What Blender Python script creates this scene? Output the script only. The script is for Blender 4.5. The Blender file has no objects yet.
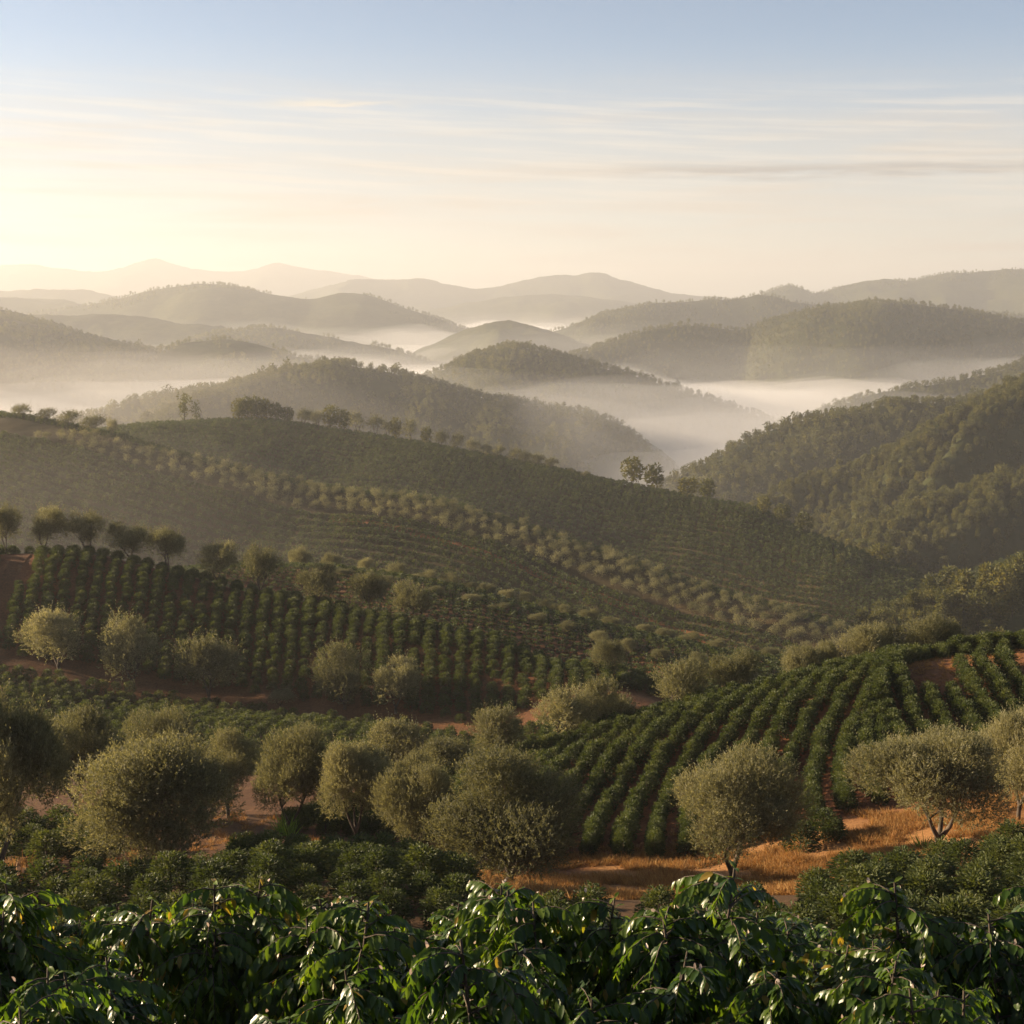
import bpy, math
import numpy as np
from math import radians as R

S = bpy.context.scene
COL = S.collection

# ------------------------------------------------------------------ camera
FOC = 512 / math.tan(R(20)); PITCH = math.atan((512 - 295) / FOC)
cam = bpy.data.cameras.new('camera'); cam_o = bpy.data.objects.new('camera', cam); COL.objects.link(cam_o)
cam.sensor_fit = 'HORIZONTAL'; cam.sensor_width = 36; cam.angle = R(40)
cam.clip_start = 0.05; cam.clip_end = 80000
cam_o.location = (0, 0, 0); cam_o.rotation_euler = (math.pi / 2 - PITCH, 0, 0)
S.camera = cam_o

# ------------------------------------------------------------------ sky, sun, exposure
SUN_AZ, SUN_EL = R(-76), R(13)           # azimuth from the view direction (+Y), negative = left
sun_dir = np.array([math.sin(SUN_AZ) * math.cos(SUN_EL), math.cos(SUN_AZ) * math.cos(SUN_EL), math.sin(SUN_EL)])
W = bpy.data.worlds.new('World'); S.world = W; W.use_nodes = True
nt = W.node_tree; nt.nodes.clear()
wout = nt.nodes.new('ShaderNodeOutputWorld'); wbg = nt.nodes.new('ShaderNodeBackground')
sky = nt.nodes.new('ShaderNodeTexSky'); sky.sky_type = 'NISHITA'; sky.sun_disc = False
sky.sun_elevation = SUN_EL; sky.sun_rotation = SUN_AZ
sky.altitude = 2500; sky.air_density = 0.8; sky.dust_density = 1.0; sky.ozone_density = 0.0
wbg.inputs['Strength'].default_value = 0.05
# thin streaky clouds, laid out by sky direction
tc = nt.nodes.new('ShaderNodeTexCoord'); sep = nt.nodes.new('ShaderNodeSeparateXYZ')
nt.links.new(tc.outputs['Generated'], sep.inputs[0])
def wmath(op, a, b=None, c=None):
    n = nt.nodes.new('ShaderNodeMath'); n.operation = op
    for i, v in enumerate((a, b, c)):
        if v is None: continue
        if isinstance(v, (int, float)): n.inputs[i].default_value = v
        else: nt.links.new(v, n.inputs[i])
    return n.outputs[0]
w_az = wmath('ARCTAN2', sep.outputs['X'], sep.outputs['Y'])
w_el = wmath('ARCSINE', sep.outputs['Z'])
comb = nt.nodes.new('ShaderNodeCombineXYZ')
nt.links.new(wmath('MULTIPLY', w_az, 5.0), comb.inputs[0]); nt.links.new(wmath('MULTIPLY', w_el, 75.0), comb.inputs[1])
comb.inputs[2].default_value = 3.7
cn = nt.nodes.new('ShaderNodeTexNoise'); cn.inputs['Scale'].default_value = 1.0; cn.inputs['Detail'].default_value = 7
cn.inputs['Roughness'].default_value = 0.58; cn.inputs['Distortion'].default_value = 0.6
nt.links.new(comb.outputs[0], cn.inputs['Vector'])
def wmap(v, a, b):
    n = nt.nodes.new('ShaderNodeMapRange'); n.interpolation_type = 'SMOOTHSTEP'
    nt.links.new(v, n.inputs['Value']); n.inputs['From Min'].default_value = a; n.inputs['From Max'].default_value = b
    return n.outputs['Result']
cl = wmap(cn.outputs['Fac'], 0.40, 0.72)
band = wmath('MULTIPLY', wmap(w_el, 0.03, 0.075), wmap(w_el, 0.155, 0.115))
veil = wmath('MULTIPLY', wmap(w_el, 0.178, 0.075), wmath('MULTIPLY_ADD', cl, 0.42, 0.58))
veil = wmath('MULTIPLY', veil, wmath('MULTIPLY', wmap(w_az, -1.5, -.75), wmap(w_az, 1.3, .7)))  # veil faded out behind the camera, shaped to lower the ambient light
cfac = wmath('MAXIMUM', wmath('MULTIPLY', veil, 0.98), wmath('MULTIPLY', wmath('MULTIPLY', cl, band), 0.6))
cmix = nt.nodes.new('ShaderNodeMix'); cmix.data_type = 'RGBA'
CLOUD_COL = (4.5, 3.95, 3.35, 1)
nt.links.new(cfac, cmix.inputs[0]); nt.links.new(sky.outputs[0], cmix.inputs[6]); cmix.inputs[7].default_value = CLOUD_COL
# a long grey streak and a small bright wisp
def window(v, a, b, c, d): return wmath('MULTIPLY', wmap(v, a, b), wmap(v, d, c))
comb2 = nt.nodes.new('ShaderNodeCombineXYZ'); nt.links.new(wmath('MULTIPLY', w_az, 16.0), comb2.inputs[0]); nt.links.new(wmath('MULTIPLY', w_el, 120.0), comb2.inputs[1])
cn2 = nt.nodes.new('ShaderNodeTexNoise'); cn2.inputs['Scale'].default_value = 1.0; cn2.inputs['Detail'].default_value = 8; cn2.inputs['Roughness'].default_value = 0.6; nt.links.new(comb2.outputs[0], cn2.inputs['Vector'])
w_el2 = wmath('MULTIPLY_ADD', wmath('SUBTRACT', cn2.outputs['Fac'], 0.5), 0.016, w_el)
streak = wmath('MULTIPLY', wmath('MULTIPLY', window(w_el2, .076, .083, .085, .0905), window(w_az, .0, .14, .6, .8)), wmath('MULTIPLY', wmap(cn2.outputs['Fac'], .25, .6), .75))
wisp = wmath('MULTIPLY', wmath('MULTIPLY', window(w_el2, .1255, .1285, .130, .1325), window(w_az, -.19, -.13, -.10, -.06)), wmap(cn2.outputs['Fac'], .35, .6))
cm2 = nt.nodes.new('ShaderNodeMix'); cm2.data_type = 'RGBA'; nt.links.new(streak, cm2.inputs[0]); nt.links.new(cmix.outputs[2], cm2.inputs[6]); cm2.inputs[7].default_value = (2.5, 2.3, 2.15, 1)
cm3 = nt.nodes.new('ShaderNodeMix'); cm3.data_type = 'RGBA'; nt.links.new(wisp, cm3.inputs[0]); nt.links.new(cm2.outputs[2], cm3.inputs[6]); cm3.inputs[7].default_value = (5.0, 4.6, 4.0, 1)
comb3 = nt.nodes.new('ShaderNodeCombineXYZ'); nt.links.new(wmath('MULTIPLY', w_az, 7.0), comb3.inputs[0]); nt.links.new(wmath('MULTIPLY_ADD', w_az, 9.0, wmath('MULTIPLY', w_el, 190.0)), comb3.inputs[1])
cn3 = nt.nodes.new('ShaderNodeTexNoise'); cn3.inputs['Scale'].default_value = 1.0; cn3.inputs['Detail'].default_value = 8; cn3.inputs['Roughness'].default_value = 0.6; nt.links.new(comb3.outputs[0], cn3.inputs['Vector'])
thin = wmath('MULTIPLY', wmath('MULTIPLY', wmap(cn3.outputs['Fac'], .44, .66), window(w_el, .04, .07, .12, .15)), .38)
cm4 = nt.nodes.new('ShaderNodeMix'); cm4.data_type = 'RGBA'; nt.links.new(thin, cm4.inputs[0]); nt.links.new(cm3.outputs[2], cm4.inputs[6]); cm4.inputs[7].default_value = (6.1, 5.4, 4.5, 1)
nt.links.new(cm4.outputs[2], wbg.inputs['Color']); nt.links.new(wbg.outputs[0], wout.inputs['Surface'])

sun = bpy.data.lights.new('sun', 'SUN'); sun.energy = 5.0; sun.angle = R(0.6); sun.color = (1.0, 0.78, 0.53)
sun_o = bpy.data.objects.new('sun', sun); COL.objects.link(sun_o)
import mathutils
sun_o.rotation_euler = mathutils.Vector(tuple(sun_dir)).to_track_quat('Z', 'Y').to_euler()

vs = S.view_settings
S.display_settings.display_device = 'sRGB'
vs.view_transform = 'Standard'; vs.look = 'None'; vs.gamma = 1; vs.exposure = 1.8; vs.use_curve_mapping = False
S.render.engine = 'CYCLES'
cy = S.cycles
cy.volume_bounces = 5; cy.transparent_max_bounces = 64; cy.max_bounces = 8; cy.diffuse_bounces = 3; cy.glossy_bounces = 2; cy.transmission_bounces = 3
cy.use_denoising = True
try: cy.denoiser = 'OPENIMAGEDENOISE'
except Exception: pass
cy.sample_clamp_indirect = 6; cy.use_adaptive_sampling = False
cy.caustics_reflective = False; cy.caustics_refractive = False

HAZE_DENSITY = 0.00017
HAZE_TOP = 290

# ------------------------------------------------------------------ pixel geometry helpers
def ray(px, py):
    px = np.asarray(px, float); py = np.asarray(py, float)
    cx = (px - 512) / FOC; cyy = (512 - py) / FOC
    dy = math.cos(PITCH) + cyy * math.sin(PITCH); dz = -math.sin(PITCH) + cyy * math.cos(PITCH)
    return cx / dy, dz / dy
def at(px, py, Y):
    a, b = ray(px, py); Y = np.asarray(Y, float)
    return np.stack([a * Y, Y + 0 * a, b * Y], -1)
def project(p):
    p = np.asarray(p, float)
    x, y, z = p[..., 0], p[..., 1], p[..., 2]
    d = y * math.cos(PITCH) - z * math.sin(PITCH); v = y * math.sin(PITCH) + z * math.cos(PITCH)
    d = np.where(d < 0.01, 0.01, d)
    return 512 + FOC * x / d, 512 - FOC * v / d

# ------------------------------------------------------------------ noise
_tab = np.random.default_rng(11).random((512, 512))
def vnoise(x, y):
    x = np.asarray(x, float); y = np.asarray(y, float)
    xi = np.floor(x).astype(int); yi = np.floor(y).astype(int); fx = x - xi; fy = y - yi
    fx = fx * fx * fx * (fx * (fx * 6 - 15) + 10); fy = fy * fy * fy * (fy * (fy * 6 - 15) + 10)
    a = _tab[yi % 512, xi % 512]; b = _tab[yi % 512, (xi + 1) % 512]
    c = _tab[(yi + 1) % 512, xi % 512]; d = _tab[(yi + 1) % 512, (xi + 1) % 512]
    return (a * (1 - fx) + b * fx) * (1 - fy) + (c * (1 - fx) + d * fx) * fy - 0.5
def fbm(x, y, o=4, g=0.5):
    s = 0; a = 1; f = 1
    for i in range(o):
        s = s + a * vnoise(x * f + 17.3 * i, y * f + 5.1 * i); a *= g; f *= 2.03
    return s
def smooth(a, b, x):
    t = np.clip((np.asarray(x, float) - a) / (b - a), 0, 1); return t * t * (3 - 2 * t)

# ------------------------------------------------------------------ mesh helpers
def new_mesh(name, verts, quads, mats=(), tint=None, midx=None, smooth_sh=False, vattr=None):
    verts = np.asarray(verts, np.float32); quads = np.asarray(quads, np.int32)
    me = bpy.data.meshes.new(name); k = quads.shape[1]
    me.vertices.add(len(verts)); me.vertices.foreach_set('co', verts.ravel())
    me.loops.add(quads.size); me.loops.foreach_set('vertex_index', quads.ravel())
    me.polygons.add(len(quads))
    me.polygons.foreach_set('loop_start', np.arange(0, quads.size, k, dtype=np.int32))
    if midx is not None: me.polygons.foreach_set('material_index', np.asarray(midx, np.int32))
    me.update(calc_edges=True)
    me.polygons.foreach_set('use_smooth', np.full(len(quads), smooth_sh))
    if tint is not None:
        a = me.attributes.new('tint', 'FLOAT', 'FACE'); a.data.foreach_set('value', np.asarray(tint, np.float32))
    for key, val in (vattr or {}).items():
        a = me.attributes.new(key, 'FLOAT', 'POINT'); a.data.foreach_set('value', np.asarray(val, np.float32))
    for m in mats: me.materials.append(m)
    return me
def obj(name, me, parent=None, loc=None):
    o = bpy.data.objects.new(name, me); COL.objects.link(o)
    if parent is not None: o.parent = parent
    if loc is not None: o.location = loc
    return o
def tag(o, label=None, cat=None, group=None, kind=None):
    if label: o['label'] = label
    if cat: o['category'] = cat
    if group: o['group'] = group
    if kind: o['kind'] = kind
    return o
def grid_quads(nu, nv, wrap=False):
    i = np.arange(nu - (0 if wrap else 1))[:, None]; j = np.arange(nv - 1)[None, :]
    i2 = (i + 1) % nu
    return np.stack([i * nv + j, i2 * nv + j, i2 * nv + j + 1, i * nv + j + 1], -1).reshape(-1, 4)
class MB:
    """collects quads"""
    def __init__(s): s.v = []; s.f = []; s.t = []; s.m = []; s.n = 0
    def add(s, v, f, tint=0.5, mat=0):
        v = np.asarray(v).reshape(-1, 3); f = np.asarray(f).reshape(-1, 4)
        s.v.append(v); s.f.append(f + s.n); s.n += len(v)
        s.t.append(np.broadcast_to(np.asarray(tint, float), (len(f),)).copy()); s.m.append(np.full(len(f), mat))
    def mesh(s, name, mats, smooth_sh=False):
        return new_mesh(name, np.concatenate(s.v), np.concatenate(s.f), mats, np.concatenate(s.t), np.concatenate(s.m), smooth_sh)
    def tube(s, pts, rad, n=6, tint=0.5, mat=0):
        pts = np.asarray(pts, float); k = len(pts); rad = np.broadcast_to(np.asarray(rad, float), (k,))
        tan = np.gradient(pts, axis=0); tan /= np.linalg.norm(tan, axis=1)[:, None] + 1e-9
        ref = np.array([0.31, 0.9, 0.2]); u = np.cross(tan, ref); u /= np.linalg.norm(u, axis=1)[:, None] + 1e-9
        w = np.cross(tan, u); a = np.linspace(0, 2 * np.pi, n, endpoint=False)
        ring = pts[:, None] + rad[:, None, None] * (np.cos(a)[None, :, None] * u[:, None] + np.sin(a)[None, :, None] * w[:, None])
        f = []
        for i in range(k - 1):
            for j in range(n):
                j2 = (j + 1) % n; f.append((i * n + j, i * n + j2, (i + 1) * n + j2, (i + 1) * n + j))
        s.add(ring, f, tint, mat)
def unit(v): return v / (np.linalg.norm(v, axis=-1, keepdims=True) + 1e-9)
def put_leaves(mb, tv, tf, pos, d, nrm, ln, wd, tint, mat=0):
    """template tv (x across, y along, z normal) copied to every leaf"""
    d = unit(d); side = unit(np.cross(d, nrm)); nn = np.cross(side, d)
    ln = np.broadcast_to(ln, (len(pos),))[:, None, None]; wd = np.broadcast_to(wd, (len(pos),))[:, None, None]
    v = pos[:, None] + side[:, None] * (tv[None, :, 0:1] * wd) + d[:, None] * (tv[None, :, 1:2] * ln) + nn[:, None] * (tv[None, :, 2:3] * ln)
    N = len(pos); f = tf[None] + (np.arange(N) * len(tv))[:, None, None]
    mb.add(v, f, np.repeat(np.broadcast_to(tint, (N,)), len(tf)), mat)
DIAMOND = (np.array([[0, 0, 0], [.5, .45, .04], [0, 1, -.08], [-.5, .45, .04]], float), np.array([[0, 1, 2, 3]]))
FOLD = (np.array([[0, 0, 0], [.42, .35, .06], [0, .5, 0], [-.42, .35, .06], [.3, .75, .0], [0, 1, -.2], [-.3, .75, .0]], float),
        np.array([[0, 1, 4, 2], [0, 2, 6, 3], [2, 4, 5, 6]]))
def coffee_leaf():
    st = np.array([0, .10, .24, .38, .52, .66, .80, .91, 1.0]); wd = np.array([.04, .26, .44, .5, .49, .42, .29, .14, .0])
    v = []; 
    for i, (s, w) in enumerate(zip(st, wd)):
        droop = -.24 * s * s; rip = .022 * (1 if i % 2 else -1)
        v += [[-w, s + .03 * w, droop + .10 * w + rip], [-w * .5, s, droop + .06 * w + rip * .6], [0, s, droop], [w * .5, s, droop + .06 * w + rip * .6], [w, s + .03 * w, droop + .10 * w + rip]]
    return np.array(v), grid_quads(len(st), 5)
BIGLEAF = coffee_leaf()

# ------------------------------------------------------------------ materials
def mat_new(name):
    m = bpy.data.materials.new(name); m.use_nodes = True; t = m.node_tree; t.nodes.clear()
    return m, t, t.nodes.new('ShaderNodeOutputMaterial')
def nd(t, kind, **kw):
    n = t.nodes.new(kind)
    for k, v in kw.items():
        if hasattr(n, k): setattr(n, k, v)
        else: n.inputs[k].default_value = v
    return n
def ramp(t, stops, fac):
    r = t.nodes.new('ShaderNodeValToRGB'); e = r.color_ramp.elements
    while len(e) < len(stops): e.new(0.5)
    for el, (p, c) in zip(e, stops): el.position = p; el.color = (*c, 1)
    t.links.new(fac, r.inputs[0]); return r.outputs[0]
def leaf_mat(name, dark, mid, light, trans, tr_fac=0.35, rough=0.45, spec=0.4, patch=0.0):
    """leaf colours differ from leaf to leaf and from plant to plant"""
    m, t, out = mat_new(name); L = t.links.new
    at_ = nd(t, 'ShaderNodeAttribute', attribute_name='tint'); oi = nd(t, 'ShaderNodeObjectInfo')
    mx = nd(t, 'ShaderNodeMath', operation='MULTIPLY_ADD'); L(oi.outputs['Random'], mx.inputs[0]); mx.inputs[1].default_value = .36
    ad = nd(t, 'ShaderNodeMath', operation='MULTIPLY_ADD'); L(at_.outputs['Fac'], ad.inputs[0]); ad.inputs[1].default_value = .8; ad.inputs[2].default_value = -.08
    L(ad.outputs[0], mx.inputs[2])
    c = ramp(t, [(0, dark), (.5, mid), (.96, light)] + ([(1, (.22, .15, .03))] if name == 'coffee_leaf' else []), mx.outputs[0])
    p = nd(t, 'ShaderNodeBsdfPrincipled'); L(c, p.inputs['Base Color']); p.inputs['Roughness'].default_value = rough
    p.inputs['Specular IOR Level'].default_value = spec
    tr = nd(t, 'ShaderNodeBsdfTranslucent'); mc = nd(t, 'ShaderNodeMix', data_type='RGBA', blend_type='MULTIPLY'); mc.inputs[0].default_value = 1
    L(c, mc.inputs[6]); mc.inputs[7].default_value = (*trans, 1); L(mc.outputs[2], tr.inputs['Color'])
    ms = nd(t, 'ShaderNodeMixShader'); ms.inputs[0].default_value = tr_fac; L(p.outputs[0], ms.inputs[1]); L(tr.outputs[0], ms.inputs[2]); L(ms.outputs[0], out.inputs['Surface'])
    return m
M = {}
M['coffee'] = leaf_mat('coffee_leaf', (.012, .026, .004), (.034, .066, .008), (.11, .150, .016), (2.8, 2.8, .9), .36, .33, .35)
M['coffee_far'] = leaf_mat('coffee_leaf_dull', (.017, .026, .008), (.046, .063, .017), (.10, .11, .030), (2.0, 1.9, .9), .30, .55, .25)
M['olive'] = leaf_mat('olive_leaf', (.050, .052, .026), (.135, .134, .072), (.29, .27, .16), (1.6, 1.5, .85), .38, .55, .15)
M['forest'] = leaf_mat('forest_leaf', (.028, .034, .010), (.070, .075, .020), (.155, .138, .038), (2.2, 2.0, 1.0), .32, .6, .25)
M['weed'] = leaf_mat('weed_leaf', (.05, .09, .012), (.08, .15, .018), (.13, .20, .03), (2, 2, 1), .4, .5, .3)
M['straw'] = leaf_mat('straw', (.16, .078, .026), (.29, .155, .052), (.43, .28, .105), (1.3, 1.1, .8), .35, .7, .2)
M['bloom'] = leaf_mat('young_leaf', (.35, .26, .20), (.50, .40, .32), (.62, .52, .42), (1.0, .9, .8), .3, .3, .5)
def bark():
    m, t, out = mat_new('bark'); L = t.links.new
    n = nd(t, 'ShaderNodeTexNoise', Scale=14.0, Detail=6.0); tc = nd(t, 'ShaderNodeTexCoord'); L(tc.outputs['Object'], n.inputs['Vector'])
    c = ramp(t, [(.3, (.035, .024, .016)), (.7, (.10, .075, .052))], n.outputs['Fac'])
    p = nd(t, 'ShaderNodeBsdfPrincipled', Roughness=.9); L(c, p.inputs['Base Color'])
    b = nd(t, 'ShaderNodeBump', Strength=.5, Distance=.03); L(n.outputs['Fac'], b.inputs['Height']); L(b.outputs[0], p.inputs['Normal']); L(p.outputs[0], out.inputs['Surface']); return m
M['bark'] = bark()
def ground_mat():
    m, t, out = mat_new('red_soil'); L = t.links.new
    tc = nd(t, 'ShaderNodeTexCoord')
    n1 = nd(t, 'ShaderNodeTexNoise', Scale=.35, Detail=8.0, Roughness=.62); L(tc.outputs['Object'], n1.inputs['Vector'])
    n2 = nd(t, 'ShaderNodeTexNoise', Scale=5.0, Detail=8.0, Roughness=.7); L(tc.outputs['Object'], n2.inputs['Vector'])
    soil = ramp(t, [(.32, (.10, .038, .018)), (.52, (.20, .078, .032)), (.72, (.30, .135, .058))], n1.outputs['Fac'])
    fine = ramp(t, [(.3, (.55, .55, .55)), (.7, (1.3, 1.3, 1.3))], n2.outputs['Fac'])
    mu = nd(t, 'ShaderNodeMix', data_type='RGBA', blend_type='MULTIPLY'); mu.inputs[0].default_value = 1; L(soil, mu.inputs[6]); L(fine, mu.inputs[7])
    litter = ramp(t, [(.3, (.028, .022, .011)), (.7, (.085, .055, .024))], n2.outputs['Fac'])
    dry = ramp(t, [(.3, (.22, .095, .032)), (.7, (.40, .22, .080))], n2.outputs['Fac'])
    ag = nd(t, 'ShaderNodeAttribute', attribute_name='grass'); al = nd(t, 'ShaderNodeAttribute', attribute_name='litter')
    def wob(a):
        x = nd(t, 'ShaderNodeMath', operation='MULTIPLY_ADD'); L(n1.outputs['Fac'], x.inputs[0]); x.inputs[1].default_value = 1.2; x.inputs[2].default_value = -.6
        y = nd(t, 'ShaderNodeMath', operation='ADD', use_clamp=True); L(a, y.inputs[0]); L(x.outputs[0], y.inputs[1])
        z = nd(t, 'ShaderNodeMath', operation='MULTIPLY', use_clamp=True); L(y.outputs[0], z.inputs[0]); L(a, z.inputs[1]); return z.outputs[0]
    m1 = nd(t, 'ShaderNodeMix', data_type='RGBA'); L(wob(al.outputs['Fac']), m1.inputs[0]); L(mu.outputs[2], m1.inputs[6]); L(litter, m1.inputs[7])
    m2 = nd(t, 'ShaderNodeMix', data_type='RGBA'); L(wob(ag.outputs['Fac']), m2.inputs[0]); L(m1.outputs[2], m2.inputs[6]); L(dry, m2.inputs[7])
    p = nd(t, 'ShaderNodeBsdfPrincipled', Roughness=.95); p.inputs['Specular IOR Level'].default_value = .15; L(m2.outputs[2], p.inputs['Base Color'])
    b = nd(t, 'ShaderNodeBump', Strength=.8, Distance=.10); L(n2.outputs['Fac'], b.inputs['Height']); L(b.outputs[0], p.inputs['Normal']); L(p.outputs[0], out.inputs['Surface']); return m
M['ground'] = ground_mat()
def hill_mat(name, scale, a, b, c, bump):
    m, t, out = mat_new(name); L = t.links.new
    tc = nd(t, 'ShaderNodeTexCoord')
    n1 = nd(t, 'ShaderNodeTexNoise', Scale=scale, Detail=9.0, Roughness=.65); L(tc.outputs['Object'], n1.inputs['Vector'])
    n2 = nd(t, 'ShaderNodeTexNoise', Scale=scale * .12, Detail=4.0); L(tc.outputs['Object'], n2.inputs['Vector'])
    ad = nd(t, 'ShaderNodeMath', operation='MULTIPLY_ADD'); L(n2.outputs['Fac'], ad.inputs[0]); ad.inputs[1].default_value = .7; 
    a2 = nd(t, 'ShaderNodeMath', operation='MULTIPLY_ADD'); L(n1.outputs['Fac'], a2.inputs[0]); a2.inputs[1].default_value = .6; a2.inputs[2].default_value = -.15; L(a2.outputs[0], ad.inputs[2])
    col = ramp(t, [(.3, a), (.5, b), (.72, c)], ad.outputs[0])
    p = nd(t, 'ShaderNodeBsdfPrincipled', Roughness=.95); p.inputs['Specular IOR Level'].default_value = .1; L(col, p.inputs['Base Color'])
    bm = nd(t, 'ShaderNodeBump', Strength=1.0, Distance=bump); L(n1.outputs['Fac'], bm.inputs['Height']); L(bm.outputs[0], p.inputs['Normal']); L(p.outputs[0], out.inputs['Surface']); return m
M['terrace'] = hill_mat('terraced_soil', .12, (.032, .026, .012), (.054, .040, .018), (.085, .054, .024), 1.0)
M['wooded'] = hill_mat('forest_floor', .06, (.018, .022, .007), (.038, .042, .013), (.066, .062, .021), 3.0)
def volume_mat(name, dens, col, aniso):
    m, t, out = mat_new(name)
    v = nd(t, 'ShaderNodeVolumePrincipled'); v.inputs['Color'].default_value = (*col, 1); v.inputs['Density'].default_value = dens; v.inputs['Anisotropy'].default_value = aniso
    t.links.new(v.outputs[0], out.inputs['Volume']); return m

# ------------------------------------------------------------------ near ground: heights solved through measured points
Q = lambda py: -ray(512, py)[1]
COLS = {   # pixel column: list of (distance, pixel row of the ground there)
 0:   [(40, 893), (47, 862), (56, 837), (65, 808), (80, 778), (105, 747), (125, 695), (137, 660), (160, 554), (172, 592), (200, 588), (240, 600)],
 100: [(40, 893), (47, 870), (60, 826), (75, 790), (100, 757), (122, 716), (136, 680), (160, 556), (174, 590), (205, 580), (240, 592)],
 200: [(40, 893), (47, 872), (56, 847), (65, 817), (80, 787), (100, 762), (120, 724), (134, 697), (157, 579), (170, 600), (192, 580), (230, 553), (255, 572)],
 300: [(36, 884), (45, 866), (58, 840), (70, 807), (85, 782), (105, 752), (120, 730), (131, 710), (152, 602), (164, 620), (185, 603), (222, 563), (250, 592)],
 400: [(36, 884), (46, 870), (56, 853), (68, 817), (85, 787), (100, 767), (112, 742), (126, 722), (146, 620), (158, 643), (180, 612), (215, 575), (245, 612)],
 500: [(40, 900), (50, 888), (58, 867), (66, 835), (78, 771), (90, 780), (100, 777), (110, 757), (120, 737), (139, 642), (151, 668), (170, 640), (205, 601), (235, 640)],
 600: [(40, 902), (52, 890), (60, 862), (70, 806), (81, 739), (92, 755), (105, 745), (114, 717), (128, 670), (140, 698), (165, 665), (195, 626), (225, 660)],
 700: [(40, 902), (53, 888), (60, 862), (71, 790), (84, 713), (94, 730), (108, 726), (120, 715), (150, 690), (185, 648), (215, 680)],
 800: [(40, 900), (53, 880), (57, 852), (63, 813), (74, 750), (85, 687), (95, 709), (120, 708), (150, 690), (178, 662), (210, 690)],
 900: [(38, 890), (50, 868), (56, 845), (63, 800), (75, 729), (86, 664), (96, 690), (120, 699), (150, 690), (200, 692)],
 1000:[(38, 880), (50, 845), (56, 822), (63, 788), (75, 718), (86, 653), (96, 672), (120, 690), (150, 690), (200, 692)],
}
cp = []
for px, lst in COLS.items():
    for Y, py in lst:
        a, b = ray(px, py); cp.append((float(a), Y, float(-b)))
for a in np.linspace(-.45, .45, 11):
    for Y, z in ((3, -3.65), (4.5, -4.15), (6.5, -4.75), (9, -5.7), (13, -7.4), (20, -10.4), (29, -14.1)): cp.append((a, Y, -z / Y))
for px0, px1 in ((0, -260), (1000, 1290)):
    for Y, py in COLS[px0]:
        a, b = ray(px1, py); cp.append((float(a), Y, float(-b)))
cp = np.array(cp); CX = np.stack([cp[:, 0], np.log(cp[:, 1])], 1)
def _U(d2): return 0.5 * d2 * np.log(d2 + 1e-12)
def _tps_fit(X, v, lam):
    n = len(X); K = _U(((X[:, None] - X[None]) ** 2).sum(-1)) + lam * np.eye(n)
    P = np.concatenate([np.ones((n, 1)), X], 1)
    A = np.block([[K, P], [P.T, np.zeros((3, 3))]]); return np.linalg.solve(A, np.concatenate([v, np.zeros(3)]))
TW = _tps_fit(CX, cp[:, 2], 1e-5)
def tps(a, l):
    X = np.stack([a, l], -1).reshape(-1, 2); out = np.empty(len(X))
    for i in range(0, len(X), 60000):
        x = X[i:i + 60000]; d2 = (x[:, 0:1] - CX[None, :, 0]) ** 2 + (x[:, 1:2] - CX[None, :, 1]) ** 2
        out[i:i + 60000] = _U(d2) @ TW[:-3] + TW[-3] + x @ TW[-2:]
    return out.reshape(np.shape(a))
FL = np.array([[0, -60], [250, -72], [330, -92], [450, -118], [650, -150], [1000, -190], [2000, -205], [30000, -205]], float)
def floor_z(r): return np.interp(r, FL[:, 0], FL[:, 1])
def near_z(x, y):
    x, y = np.broadcast_arrays(np.asarray(x, float), np.asarray(y, float))
    r = np.hypot(x, y); Yc = np.clip(y, 3, 260); a = np.clip(x / Yc, -.45, .45)
    z = -tps(a, np.log(Yc)) * Yc
    z = np.where(y < 3, z + np.clip(3 - y, 0, 40) * .2, z)
    z = z + smooth(12, 40, y) * (.35 * fbm(x / 7, y / 7, 3) + .10 * vnoise(x / 1.3, y / 1.3))
    k = np.maximum(smooth(228, 290, y), smooth(200, 330, r))
    return z * (1 - k) + (floor_z(r) + 6 * fbm(x / 90, y / 90, 3)) * k
# polar sheet round the viewpoint, fine where the photograph looks, out to the horizon
ang = np.concatenate([np.arange(-27, 27, .085), np.arange(27, 333, 3.0)])
rad = [0.6]
while rad[-1] < 330: rad.append(rad[-1] * 1.0125)
while rad[-1] < 15500: rad.append(rad[-1] * 1.06)
rad[-1] = 15500
rad = np.array(rad); T, RR = np.meshgrid(np.radians(ang), rad, indexing='ij')
GX, GY = RR * np.sin(T), RR * np.cos(T); GZ = near_z(GX, GY)
gp = np.stack([GX, GY, GZ], -1)
ppx, ppy = project(gp)
# where dry grass and leaf litter cover the red soil (ground kinds, by place on the ground)
gmask = smooth(47, 50, GY) * (1 - smooth(60, 63, GY)) * smooth(2, 4, GX) * .9
gmask = np.maximum(gmask, .45 * smooth(80, 83, GY) * (1 - smooth(88, 92, GY)) * smooth(20, 24, GX))
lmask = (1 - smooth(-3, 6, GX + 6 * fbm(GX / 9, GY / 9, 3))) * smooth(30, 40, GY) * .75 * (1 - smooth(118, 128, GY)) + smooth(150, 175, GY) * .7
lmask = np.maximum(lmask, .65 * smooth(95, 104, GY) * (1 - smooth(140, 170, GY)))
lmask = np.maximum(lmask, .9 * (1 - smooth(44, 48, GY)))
vs_ = gp.reshape(-1, 3); nq = grid_quads(len(ang), len(rad), wrap=True)
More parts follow.
